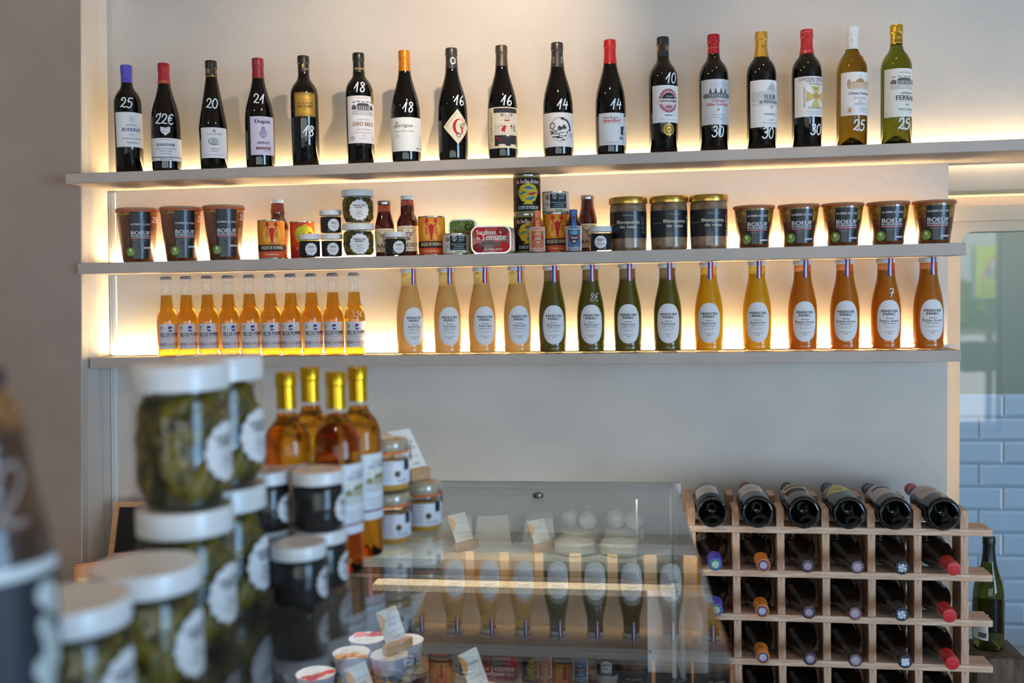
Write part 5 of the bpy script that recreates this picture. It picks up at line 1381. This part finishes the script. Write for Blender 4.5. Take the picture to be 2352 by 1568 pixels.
# --- dessert pots on the deck
def pot(label, fruit, c1, c2, seed):
    t = thing('dessert_pot', label, 'pot', group='dessert pots in the deli case'); r = .0375
    obj('cup', lathe('cup', [(0, .002), (.027, 0), (.0285, .002), (.0355, .068), (.0368, .070), (.0372, .079), (.0385, .0805), (.0385, .082), (.0365, .082)], mat((206, 206, 232), .35, coat=.3), 40), t)
    p = Print(1); rnd = random.Random(seed)
    p.ell(0, 0, .040, .040, mat((240, 240, 242), .35), 0, 36); p.ring(0, 0, .0395, .0395, .002, (205, 208, 220), 1, 30)
    for k in range(5): p.ring(0, .016 - k * .0001, .022 - k * .0035, .013 - k * .002, .0006, (196, 200, 206), 1, 16)
    if fruit:
        for k in range(7):
            u, v = rnd.uniform(-.026, .026), rnd.uniform(-.030, -.008)
            p.ell(u, v, rnd.uniform(.010, .015), rnd.uniform(.008, .012), c1 if k % 2 else c2, 2 + k % 3, 14)
            p.ell(u - .002, v + .003, .003, .0015, tuple(min(255, int(x * 1.25)) for x in c1), 5, 8)
        for k in range(3): p.ell(rnd.uniform(-.03, .03), rnd.uniform(-.012, -.004), .005, .002, (80, 130, 70), 2, 8)
    obj('foil_lid', p.mesh('foil_lid', lambda u, v, o: (u, v, .0818 + o)), t)
    p = Print(.006); rf = interp([(.0285, .002), (.0355, .068)])
    p.rect(-.10, .10, .004, .046, (150, 140, 120), 0); p.rect(-.10, .10, .038, .048, (70, 110, 130), 1); p.text('La Fermière', 0, .053, .034, .008, (50, 60, 130), 2, .012, 0, .15)
    for k in range(16):
        u, v = rnd.uniform(-.085, .085), rnd.uniform(.008, .034); p.ell(u, v, rnd.uniform(.004, .009), rnd.uniform(.004, .009), c1 if k % 3 == 0 else (196, 170, 120) if k % 3 == 1 else (80, 100, 60), 1 + k % 3, 10)
    for q in range(14): p.rect(.034 + q * .0012, .0345 + q * .0012 + (q % 3) * .0002, .012, .040, (60, 60, 90), 5)
    obj('printed_band', p.mesh('printed_band', wrap(lambda v: rf(v) + .0003)), t)
    return t
PT = [(-.622, -.700, 'dessert pot with strawberries printed on its lid, at the back', 1, (196, 60, 76), (226, 120, 120), 4, 3), (-.630, -.788, 'dessert pot with apricots printed on its lid', 1, (236, 140, 50), (244, 176, 80), 7, -.1), (-.547, -.792, 'dessert pot with a wooden price holder across its white lid', 0, (226, 160, 80), (240, 200, 120), 2, .6), (-.534, -.706, 'dessert pot behind the one with the price holder', 0, (210, 150, 90), (240, 200, 120), 9, .4), (-.668, -.905, 'dessert pot with red fruit lid nearest the front of the deli case', 1, (196, 30, 34), (226, 70, 50), 11, .3)]
for x, y, ws, fr_, c1, c2, sd, rz in PT:
    t = pot(ws, fr_, c1, c2, sd); t.location = (x, y, .7572); t.rotation_euler[2] = rot_for(x, y) + rz
# --- price cards in wooden holders
def price_card(label, loc, rz, w=.060, h=.075, lines=('FLAN AUX', 'ŒUFS'), lean=24, L=.072):
    t = thing('price_card', label, 'price card', loc, rz, 'price cards in wooden holders')
    box('holder', -L / 2, L / 2, -.010, .010, 0, .022, M_OAK, t, .0012)
    p = Print(1); p.rect(-w / 2, w / 2, 0, h, mat((246, 244, 240), .5), 0)
    p.poly([(-w / 2, h * .45)] + [(-w / 2 + w * .30 * math.sin(q * PI / 8), h * (.45 + .55 * q / 8)) for q in range(1, 8)] + [(-w / 2, h)], (240, 164, 70), 1)
    for k, s in enumerate(lines): p.text(s, .004, h * (.70 - .14 * k), min(.036, .006 * len(s)), .0062, (90, 90, 96), 2)
    p.bars(.004, h * .36, w * .6, 1, .004, (110, 110, 116), .0012); p.text('5,90', .006, h * .18, .016, .006, (90, 90, 96), 2)
    ca, sa = math.cos(math.radians(lean)), math.sin(math.radians(lean))
    d = .0006; o = obj('card', p.mesh('card', lambda u, v, off: (u, .002 + v * sa - off * ca - d, .016 + v * ca - off * sa)), t)
    bm = bmesh.new(); vs = [bm.verts.new((u, .002 + v * sa + k, .016 + v * ca)) for k in (0, d) for u, v in ((-w / 2, 0), (w / 2, 0), (w / 2, h), (-w / 2, h))]
    for f in ((0, 1, 2, 3), (7, 6, 5, 4), (0, 4, 5, 1), (1, 5, 6, 2), (2, 6, 7, 3), (3, 7, 4, 0)): bm.faces.new([vs[i] for i in f])
    obj('card_back', bm_mesh('card_back', bm, mat((240, 238, 234), .6)), t)
    return t
price_card('leaning price card in a wooden holder lying on a white dessert pot lid', (-.534, -.772, .8394), math.radians(60))
price_card('price card in front of the apricot dessert pot, cut by the picture edge', (-.560, -.905, .7572), math.radians(62), h=.085)
price_card('lone price card on the deck right of the dessert pots', (-.352, -.800, .7572), math.radians(62), h=.082, lines=('TARAMA',))

# ================================================================== GOODS STANDING ON THE COUNTER GLASS
pb = pickle_jar(.0595, .182, 'large pickle jar', .0150, 'large pickle jars on the counter glass', 64)
for x, y, z, d, ws in ((-.593, -1.586, 0, 60, 'large pickle jar at the foot of the front two-high stack on the counter'), (-.593, -1.586, .1822, 62, 'large pickle jar on top of the front stack, tallest jar in the foreground'),
      (-.602, -1.452, 0, 66, 'large pickle jar at the foot of the rear two-high stack'), (-.602, -1.452, .1822, 62, 'large pickle jar on top of the rear stack, mostly behind the front one')):
    place(pb, (x, y, G + z + .0006), rot_for(x, y, d), ws)
pb2 = pickle_jar(.0595, .146, 'large pickle jar', .0150, 'squat pickle jars on the counter glass', 64)
for x, y, d, ws in ((-.572, -1.728, 62, 'squat single pickle jar before the two-high stacks, second from the juice bottle'), (-.588, -1.855, 60, 'squat single pickle jar right beside the big juice bottle')):
    place(pb2, (x, y, G + .0006), rot_for(x, y, d), ws)
ob = olive_jar(.0395, .0905, 'olive jar', 'large black olive spread jars on the counter glass', 56)
for x, y, z, d, ws in ((-.508, -1.412, 0, 70, 'single black olive jar nearest the camera among the dark jars on the counter'), (-.503, -1.328, 0, 70, 'black olive jar at the foot of the right dark stack'), (-.505, -1.328, .0907, 70, 'black olive jar on top of the right dark stack, before the gold capped bottles'),
      (-.588, -1.335, 0, 60, 'black olive jar at the foot of the left dark stack'), (-.588, -1.335, .0907, 60, 'black olive jar on top of the left dark stack, beside the pickle jars')):
    place(ob, (x, y, G + z + .0006), rot_for(x, y, d), ws)
# golden sweet wine bottles
M_SWEET = glass_mat('sweet_wine', (0.93, 0.40, 0.02), 1.36)
M_GOLDCAP = mat((214, 168, 34), .28, .9, name='gold_capsule')
SWP = [(0, .022), (.012, .021), (.026, .006), (.031, 0), (.0342, .0008), (.0368, .005), (.0372, .188), (.0362, .202), (.0335, .213), (.028, .2225), (.021, .2305), (.0170, .237)]
def sweet_wine():
    t = thing('sweet_wine_bottle', 'x', 'bottle', group='gold capped sweet wine bottles on the counter')
    obj('bottle_glass', lathe('bottle_glass', SWP + [(.0156, .243), (0, .243)], M_SWEET, 56), t)
    obj('bottle_neck', lathe('bottle_neck', [(.0158, .2432), (.0150, .250), (.0145, .262), (.0145, .300)], M_CLEAR, 40), t)
    obj('capsule', lathe('capsule', [(.0150, .251), (.0156, .251), (.0154, .285), (.0168, .286), (.0172, .289), (.0168, .292), (.0166, .3055), (.0155, .307), (0, .307)], M_GOLDCAP, 40), t)
    rf = interp(SWP[5:]); p = Print(.006); w = .0475
    p.rect(-w, w, .062, .168, mat((236, 236, 242), .45), 0); p.text('CHÂTEAU', 0, .155, .040, .005, GREY); p.text('SAUTERNES', 0, .147, .052, .006, BLK)
    chateau(p, 0, .122, .06, .034, (170, 160, 110)); p.bars(0, .095, .06, 3, .006, GREY, .001); p.rect(-w, w, .0745, .078, (150, 90, 100), 1)
    obj('label', p.mesh('label', wrap(rf)), t); return t
sw = sweet_wine()
for x, y, ws in ((-.585, -1.238, 'gold capped sweet wine bottle at the front left of the four'), (-.502, -1.236, 'gold capped sweet wine bottle at the front right of the four'), (-.579, -1.140, 'gold capped sweet wine bottle at the back left of the four'), (-.496, -1.136, 'gold capped sweet wine bottle at the back right of the four')):
    place(sw, (x, y, G + .0003), rot_for(x, y, 62), ws).scale = (1.02, 1.02, 1.052)
# clip top terrine jars with orange rubber ring
M_TERRINE = noise_mat('terrine', (120, 84, 40), (176, 132, 60), 40, .3, coat=1.0); M_YFAT = mat((222, 160, 60), .25, coat=1.0)
def clip_jar(h=.095, r=.0355):
    t = thing('terrine_jar', 'x', 'jar', group='terrine jars with orange rings on the counter')
    obj('jar_glass', lathe('jar_glass', [(0, .003), (r * .85, .002), (r * .95, 0), (r, .005), (r, h * .58), (r * .96, h * .64), (r * .90, h * .68), (r * .90, h * .735)], M_CLEAR, 44), t)
    obj('terrine', lathe('terrine', [(0, .006), (r * .9, .005), (r * .955, .009), (r * .955, h * .17), (r * .955, h * .56), (r * .86, h * .64), (0, h * .64)], [M_YFAT, M_TERRINE], 36, [(0, 0), (3, 1)]), t)
    obj('rubber_ring', lathe('rubber_ring', [(r * .86, h * .735), (r * 1.0, h * .735), (r * 1.02, h * .755), (r * 1.0, h * .775), (r * .86, h * .775)], mat((236, 112, 30), .5), 44), t)
    obj('glass_lid', lathe('glass_lid', [(r * .86, h * .776), (r * .97, h * .776), (r * 1.0, h * .80), (r * .985, h * .93), (r * .93, h * .975), (r * .6, h), (0, h)], mat((176, 164, 140), .08, coat=1.0, name='lid_glass'), 44), t)
    vs, fs = tube_pts([(r * .7, -r * .75, h * .80), (r * .82, -r * .85, h * .90), (r * .84, -r * .86, h * .60), (r * .80, -r * .70, h * .70)], .0011)
    obj('wire_clip', mesh_from('wire_clip', vs, fs, M_CHROME, None, True), t)
    p = Print(.006)
    p.rect(-.045, .045, .016, h * .60, mat((232, 232, 242), .5), 0); p.rect(.016, .030, h * .42, h * .62, (30, 52, 60), 1); p.ell(.002, h * .36, .0065, .0065, (196, 176, 90), 1, 16); p.ell(.002, h * .36, .0048, .0048, (60, 66, 90), 2, 14)
    p.text('FOIE GRAS', -.018, h * .55, .024, .004, (170, 70, 90)); p.bars(-.018, h * .48, .024, 5, .0055, (150, 110, 130), .001); p.text('Terrine', .010, h * .24, .022, .005, BLK)
    obj('label', p.mesh('label', wrap(r + .0003)), t); return t
cj = clip_jar()
place(cj, (-.464, -1.062, G), rot_for(-.464, -1.062, 20), 'terrine jar with orange ring at the bottom of the stack of two')
place(cj, (-.464, -1.062, G + .0952), rot_for(-.464, -1.062, 20), 'terrine jar with orange ring stacked on another beside the sweet wines')
place(cj, (-.427, -.968, G), rot_for(-.427, -.968, 14), 'single terrine jar with orange ring carrying a price card')
price_card('price card in a wooden holder on top of the single terrine jar', (-.436, -.965, G + .0953), math.radians(58), h=.088, L=.050, lean=33, lines=('TERRINE', 'FOIE GRAS'))
# big juice bottle at the left edge
M_JUICE = noise_mat('brown_juice', (52, 26, 10), (84, 46, 20), 12, .5)
t = thing('juice_bottle', 'big blurred brown juice bottle with black cap at the left edge', 'bottle', (-.553, -2.03, G + .0006), rot_for(-.553, -2.03, 18))
JP = [(0, .004), (.046, .002), (.053, 0), (.056, .006), (.0565, .225), (.054, .250), (.048, .275), (.0425, .300), (.0405, .318), (.0385, .340), (.0330, .360), (.0255, .374), (.0215, .380)]
obj('juice', lathe('juice', [(0, .006)] + [(r * .97, z) for r, z in JP[2:10] if z < .345] + [(.0365, .343), (0, .343)], M_JUICE, 48), t)
obj('bottle_glass', lathe('bottle_glass', JP, M_CLEAR, 56), t)
obj('bottle_smear', lathe('bottle_smear', [(.0370, .343), (.0325, .359), (.0250, .373), (.021, .379)], residue_mat('juice_smear', (190, 150, 100), .6), 40), t)
obj('cap', lathe('cap', [(.0205, .378), (.0235, .378), (.0240, .381), (.0240, .392), (.0225, .394), (0, .394)], mat((26, 32, 46), .4), 40), t)
p = Print(.008); rf = interp(JP[3:])
p.rect(-.075, .085, .07, .236, mat((34, 38, 48), .5), 0); p.rect(-.075, .085, .226, .236, mat((225, 228, 232), .5), 1); p.rect(-.075, -.020, .07, .236, mat((225, 228, 232), .5), 1)
p.bars(-.045, .200, .040, 6, .016, GREY, .003)
random.seed(9)
for k in range(26): a = random.uniform(0, 2 * PI); q = random.random(); p.ell(.038 + .016 * q * math.cos(a), .150 + .065 * q * math.sin(a), .006, .009, (200, 208, 206), 2 + k % 3, 9)
p.line([(.036, .075), (.040, .15), (.036, .215)], .003, (170, 180, 180), 6); p.ell(.034, .208, .012, .011, (214, 220, 222), 5, 14)
obj('label', p.mesh('label', wrap(rf)), t)
p = Print(.008); p.hand('12', -.006, .292, .050, .0045, mat((160, 140, 130), .6)); obj('price_mark', p.mesh('price_mark', wrap(lambda v: rf(v) + .0004)), t)

# ================================================================== ADDED BACK COUNTER, CHEESES STAND IN FOR A REFLECTION IN THE CASE GLASS
bc = thing('added_back_counter', 'added low dark counter behind the deli case, holding stand-ins for reflected cheeses', 'counter')  # added counter carrying the cheeses that imitate a mirror image
box('worktop', -1.19, .045, -.485, -.02, .935, .957, mat((196, 196, 194), .4), bc)
box('carcass', -1.18, .035, -.475, -.03, .0, .935, M_DARK, bc)  # added dark body, widened to darken the view through the glass
def wedge(name, label, loc, w, d, h, rz, c, cat='cheese'):
    t = thing(name, label, cat, loc, rz)
    prism('wrapped_block', [(-w / 2, 0), (w / 2, 0), (w * .42, h), (-w * .36, h * .92)], -d / 2, d / 2, mat(c, .35, coat=.4), t, bev=1)
    p = Print(1); p.rect(-w * .2, w * .2, -d * .25, d * .25, mat((226, 222, 218), .5), 0); p.bars(0, .004, w * .3, 2, .006, GREY, .001)
    obj('label', p.mesh('label', lambda u, v, o: (u + w * .03, v, h * (.965 + .08 * u / (w * .78)) + .0012 + o)), t)
    return t
wedge('standin_cheese_block', 'stand-in for a reflected cheese block, paper wrapped, left on the added counter', (-.500, -.30, .957), .095, .075, .070, .2, (190, 180, 172))  # solid cheeses added in place of their reflection in the rear pane
wedge('standin_cheese_block', 'stand-in for a reflected larger wrapped cheese block, next to the leftmost', (-.395, -.29, .957), .10, .085, .074, -.1, (200, 190, 180))
wedge('standin_cheese_block', 'stand-in for a reflected white wrapped cheese block left of the round cheeses', (-.285, -.30, .957), .085, .07, .066, .1, (206, 204, 200))
whl = lathe('wheel_rind', [(0, 0), (.046, 0), (.050, .004), (.050, .026), (.046, .030), (0, .030)], noise_mat('rind', (190, 180, 165), (214, 206, 194), 60, .7, .3, 120), 36)
for k, (x, y, z, ws) in enumerate(((-.185, -.40, 0, 'stand-in for a reflected round cheese, front left of the cheese display'), (-.075, -.40, 0, 'stand-in for a reflected round cheese, front middle of the cheese display'), (-.185, -.28, 0, 'stand-in for a reflected round cheese, under the wrapped balls'), (-.070, -.28, 0, 'stand-in for a reflected round cheese, at the back beside the balls'))):
    t = thing('standin_round_cheese', ws, 'cheese', (x, y, .957 + z), .3 * k, 'stand-ins for reflected round cheeses'); obj('wheel_rind', whl, t)
    p = Print(1); p.ell(0, 0, .030, .030, mat((224, 220, 214), .5), 0, 20); p.text('TOMME', 0, .004, .034, .007, GREY); obj('label', p.mesh('label', lambda u, v, o: (u, v, .030 + o)), t)
ball = sphere_me('wrapped_ball', .024, .024, .023, mat((208, 202, 192), .15, coat=1.0), 18, 12)
tie = lathe('tie', [(.003, 0), (.002, .006), (.008, .014), (0, .012)], mat((214, 208, 196), .3), 10)
for k, (x, y, ws) in enumerate(((-.205, -.270, 'stand-in for a reflected cheese ball, left on the round cheese'), (-.160, -.292, 'stand-in for a reflected cheese ball, right on the round cheese'), (-.090, -.275, 'stand-in for a reflected cheese ball, left on the right round cheese'), (-.045, -.285, 'stand-in for a reflected cheese ball, right end of the cheese display'))):
    t = thing('standin_cheese_ball', ws, 'cheese', (x, y, .957 + .0302), 0, 'stand-ins for reflected cheese balls'); obj('wrapped_ball', ball, t, (0, 0, .023)); obj('tie', tie, t, (0, 0, .0455))
price_card('stand-in for a reflected price card, before the paper wrapped cheese blocks', (-.455, -.395, .957), math.radians(55), h=.075, lines=('COMTÉ',))
price_card('stand-in for a reflected price card, between cheese blocks and round cheeses', (-.262, -.395, .957), math.radians(55), h=.062, lines=('BRIE',))

# ================================================================== SIDEBOARD, CHALKBOARD, PACKETS AT THE LEFT
sb = thing('sideboard', 'low pale sideboard in the left corner under the shelves', 'sideboard')
box('sideboard_top', -1.60, -1.20, -.52, -.03, .78, .80, M_PINE, sb); box('carcass', -1.59, -1.21, -.50, -.04, 0, .78, M_PINEV, sb)
cbd = thing('chalkboard', 'small black chalkboard in a light wooden frame leaning in the left corner', 'chalkboard', (-1.455, -.135, .80))
cbd.rotation_euler = (-math.radians(19), 0, .06)
w, h, f = .205, .205, .0155
prism('board', [(-w / 2 + .008, .008), (w / 2 - .008, .008), (w / 2 - .008, h - .008), (-w / 2 + .008, h - .008)], .003, .009, mat((14, 14, 15), .7), cbd)
for nm, q in (('frame_rail', [(-w / 2, 0), (w / 2, 0), (w / 2 - f, f), (-w / 2 + f, f)]), ('frame_rail', [(-w / 2 + f, h - f), (w / 2 - f, h - f), (w / 2, h), (-w / 2, h)]), ('frame_stile', [(-w / 2, 0), (-w / 2 + f, f), (-w / 2 + f, h - f), (-w / 2, h)]), ('frame_stile', [(w / 2 - f, f), (w / 2, 0), (w / 2, h), (w / 2 - f, h - f)])):
    prism(nm, q, -.003, .013, M_OAK, cbd)
def packet(label, x, y, rz, c):
    t = thing('biscuit_packet', label, 'packet', (x, y, .80), rz, None)
    bm = bmesh.new(); box_bm(bm, -.045, .045, -.028, .028, 0, .108)
    for v in bm.verts:
        if v.co.z > .05: v.co.y *= .35; v.co.x *= 1.03
    bmesh.ops.bevel(bm, geom=bm.edges[:], offset=.004, segments=2, affect='EDGES')
    obj('bag', bm_mesh('bag', bm, mat(c, .35, coat=.4), True), t)
    p = Print(1); p.rect(-.038, .038, .02, .075, (226, 196, 140), 0)
    for k in range(12): p.ell(-.03 + .02 * (k % 4), .032 + .014 * (k // 4), .007, .0045, (206, 120, 30), 1, 10)
    obj('label', p.mesh('label', lambda u, v, o: (u, -.0285 + .018 * v / .108 - o, v)), t)
    return t
packet('orange patterned packet on the sideboard behind the large pickle jars', -1.440, -.40, .5, (196, 112, 30))
packet('brown edged packet beside the orange packet in the left corner', -1.395, -.30, .35, (150, 80, 40))

# ================================================================== WINE RACK
rack = thing('wine_rack', 'pine wine rack with six columns holding bottles, low right', 'rack', (0, 0, 0))
LV = [1.015, .9075, .7995, .690, .582, .474, .366, .258, .150]
PX = [.095, .200, .305, .410, .515, .620, .725]
TH = .0165
pm = {}
for nm, w_, d_ in (('front', .72, .068), ('rear', .715, .075)):
    bm = bmesh.new(); box_bm(bm, 0, w_, 0, d_, -TH, 0); bmesh.ops.bevel(bm, geom=bm.edges[:], offset=.0015, segments=1, affect='EDGES'); pm[nm] = bm_mesh('plank', bm, M_PINE)
for i, z in enumerate(LV):
    k = .0012 * i
    obj('plank', pm['front'], rack, (.068 + k, -.352, z)); obj('plank', pm['rear'], rack, (.064 + k, -.205, z))
hgt = LV[0] - LV[1] - TH
def post_me(h):
    bm = bmesh.new(); box_bm(bm, -.0090, .0090, 0, .066, 0, h); bmesh.ops.bevel(bm, geom=bm.edges[:], offset=.001, segments=1, affect='EDGES'); return bm_mesh('upright', bm, M_PINEV)
um, us, ul = post_me(hgt - .0004), post_me(.044), post_me(LV[-1] - TH)
for j, x in enumerate(PX):
    obj('upright', us, rack, (x, -.350, LV[0])); obj('upright', us, rack, (x - .002, -.200, LV[0]))
    for i in range(1, len(LV)):
        h_ = LV[i - 1] - TH - LV[i]
        for y in (-.350, -.198):
            o = obj('upright', um, rack, (x + .0012 * i, y, LV[i] + .0002)); o.scale[2] = (h_ - .0004) / (hgt - .0004)
    for y in (-.350, -.198): obj('upright', ul, rack, (x + .011, y, 0))
def seal(p, base, ring_, mid):
    p.ell(0, 0, .0128, .0128, ring_, 0, 22); p.ell(0, 0, .0085, .0085, mid, 1, 18); p.ring(0, 0, .0075, .0075, .0006, ring_, 2, 16)
    for k in range(10): t = 2 * PI * k / 10; p.ell(.0106 * math.cos(t), .0106 * math.sin(t), .0010, .0007, (226, 224, 232), 2, 6)
    p.line([(-.003, -.001), (-.001, .004), (.002, .002), (.003, -.002), (.0, -.004)], .0009, (90, 90, 110), 3)
def seal_cross(p):
    p.ell(0, 0, .0132, .0132, (38, 44, 74), 0, 22)
    for k in range(4):
        t = PI / 2 * k + .4; p.ell(.0052 * math.cos(t), .0052 * math.sin(t), .0046, .0046, (226, 228, 236), 1, 14); p.ell(.0085 * math.cos(t + .45), .0085 * math.sin(t + .45), .0026, .0026, (226, 228, 236), 1, 10)
def rack_bottle(kd, capm, sealf, label, group, gz=.246):
    t = thing('racked_wine_bottle', label, 'bottle', group=group)
    obj('bottle_glass', bottle_mesh(kd, None), t); obj('capsule', capsule_mesh(kd, gz, capm), t)
    p = Print(1); sealf(p); obj('capsule_seal', p.mesh('capsule_seal', lambda u, v, o: (u, -v, .3006 + o)), t)
    return t
COLS = [('U', cap((80, 72, 190)), lambda p: seal(p, 0, (30, 120, 90), (206, 226, 222)), 'violet'), ('U', cap((222, 128, 34)), lambda p: seal(p, 0, (84, 30, 72), (214, 206, 222)), 'orange'), ('U', cap((26, 24, 26)), lambda p: seal(p, 0, (86, 40, 76), (190, 176, 190)), 'black'),
        ('U', cap((28, 27, 29)), lambda p: seal(p, 0, (150, 96, 120), (196, 190, 204)), 'black pink-sealed'), ('U', cap((36, 38, 46)), seal_cross, 'slate white-crossed'), ('U', cap((214, 20, 30)), lambda p: (p.ring(0, 0, .011, .011, .0007, (236, 90, 90), 0, 18), p.text('VIN', 0, 0, .012, .005, (236, 100, 100), 1)), 'red')]
ROWN = ['top compartment row', 'second compartment row', 'third compartment row', 'fourth compartment row']
DX = [[-.006, .002, -.008, .001, -.010, .001], [-.006, -.006, -.006, -.010, -.014, -.016], [-.006, -.006, -.003, -.010, -.002, -.006], [0, 0, 0, 0, 0, 0]]
for j, (kd, cm, sf, cn) in enumerate(COLS):
    proto = rack_bottle(kd, cm, sf, 'x', 'wine bottles lying in the rack compartments')
    r = interp(PROF[kd][6:])(.1)
    for i in range(4):
        t = place(proto, (.1475 + 105 * j * .001 + .0012 * (i + 1) - DX[i][j] * .15, -.148, LV[i + 1] + r + .0003), 0, 'wine bottle with %s capsule lying in the %s of the rack' % (cn, ROWN[i]))
        t.rotation_euler = (PI / 2 , 0, DX[i][j] * 2.4)
# knurled base ring for the bottles lying on top
kv = []; kf = []
for k in range(64):
    a = 2 * PI * k / 64; c0 = Vector((.0337 * math.cos(a), .0337 * math.sin(a), .0006)); u = Vector((math.cos(a), math.sin(a), 0)); w_ = Vector((-math.sin(a), math.cos(a), 0))
    b = len(kv); kv += [tuple(c0 + u * .0012), tuple(c0 + w_ * .0009), tuple(c0 - u * .0012), tuple(c0 - w_ * .0009), tuple(c0 + Vector((0, 0, -.0011)))]
    kf += [(b, b + 4, b + 1), (b + 1, b + 4, b + 2), (b + 2, b + 4, b + 3), (b + 3, b + 4, b)]
knurl = mesh_from('base_knurling', kv, kf, mat((120, 132, 145), .2, .7, name='base_knurling'), None, True)
def T_txt(s, c, w, h, v=.105):
    def f(p): p.rect(-.030, .030, .060, .150, mat((214, 206, 204), .5), 0); p.text(s, 0, v, w, h, c); p.bars(0, v - .016, .03, 2, .006, GREY, .001)
    return f
def T_face(p): p.rect(-.032, .032, .055, .155, M_CREAM, 0); p.rect(-.026, .026, .062, .105, (60, 58, 62), 1); p.ell(.004, .112, .020, .012, (214, 180, 150), 1, 14); p.rect(-.022, .026, .122, .140, (60, 58, 62), 1); p.text('ALBERT', -.029, .105, .050, .004, BLK, 2, 0, PI / 2)
def T_lime(p): p.poly([(0, .06), (.036, .10), (0, .15), (-.036, .10)], (214, 212, 130), 0); p.text('G', 0, .10, .018, .024, (176, 170, 80), 2)
def T_land(p): p.rect(-.034, .034, .05, .150, mat((206, 198, 200), .5), 0); p.ell(0, .118, .024, .016, (90, 96, 110), 1, 18, 2, 0, PI); p.line([(-.02, .112), (.0, .122), (.02, .110)], .003, (60, 64, 74), 2)
TOP = [('B', T_txt('MERLOT', GREY, .034, .006), cap((30, 28, 30)), 'label reading sideways, at the left end'), ('U', T_txt('VINSOBRES', GREY, .044, .006), cap((150, 40, 40)), 'pale text label, second from the left'), ('U', T_face, cap((40, 36, 36)), 'cream picture label, third from the left'), ('U', T_lime, cap((50, 48, 50)), 'yellow green diamond label'), ('U', T_land, cap((52, 48, 46)), 'grey landscape label'), ('U', T_txt('MADIRAN', GREY, .036, .006), cap((196, 30, 44)), 'red capsule, at the right end')]
for j, (kd, lf, cm, ws) in enumerate(TOP):
    x = .1475 + .105 * j + (-.004, -.0015, .0005, -.0015, -.0025, .0005)[j]; r = interp(PROF[kd][6:])(.1)
    t = thing('racked_wine_bottle', 'bottle lying base forward atop the rack, ' + ws, 'bottle', (x, -.378, LV[0] + r + .0003), 0, 'wine bottles lying on top of the rack')
    t.rotation_euler = (-PI / 2, 0, .006)
    obj('bottle_glass', bottle_mesh(kd, None), t); obj('base_knurling', knurl, t); obj('capsule', capsule_mesh(kd, .246, cm), t)
    rf = interp(PROF[kd][6:]); p = Print(.006); lf(p); obj('label', p.mesh('label', wrap(rf, -.25)), t)

# ================================================================== TIMBER BLOCK WITH BOTTLE AT THE RIGHT
M_TIMBER = wood_mat('dark_timber', (74, 56, 42), (116, 92, 70), (22, 22, 3), 3, .75)
t = thing('timber_block', 'rough brown timber post end beside the wine rack', 'block', (.892, -.02, 0))
box('timber_block', -.058, .068, -.075, .075, 0, .614, M_TIMBER, t, .004)
t = thing('white_wine_bottle', 'green white wine bottle with black capsule standing on the timber block', 'bottle', (.889, -.012, .6145), rot_for(.889, 0, -150))
obj('bottle_glass', lathe('bottle_glass', PROF['U'], glass_mat('deep_green_wine', (.16, .15, .02), 1.4), 44), t); obj('capsule', capsule_mesh('U', .236, cap((20, 22, 24), .2)), t)
p = Print(.006); rf = interp(PROF['U'][6:]); rr = .0394
p.rect(-.045, .045, .035, .125, M_PAPER, 0); p.text('BOURGOGNE', 0, .10, .05, .007, BLK)
for s in (2.05,):
    u = s * rr; p.rect(u - .022, u + .022, .030, .100, M_PAPER, 0); p.bars(u, .090, .036, 8, .005, GREY, .001)
    for q in range(14): p.rect(u - .004 + q * .0016, u - .0032 + q * .0016 + .0003 * (q % 3), .036, .050, BLK, 2)
obj('label', p.mesh('label', wrap(rf)), t)
struct(box('trim_8', .80, 2.6, .055, .10, .490, .518, mat((176, 150, 120), .5)))
bpy.context.view_layer.update()
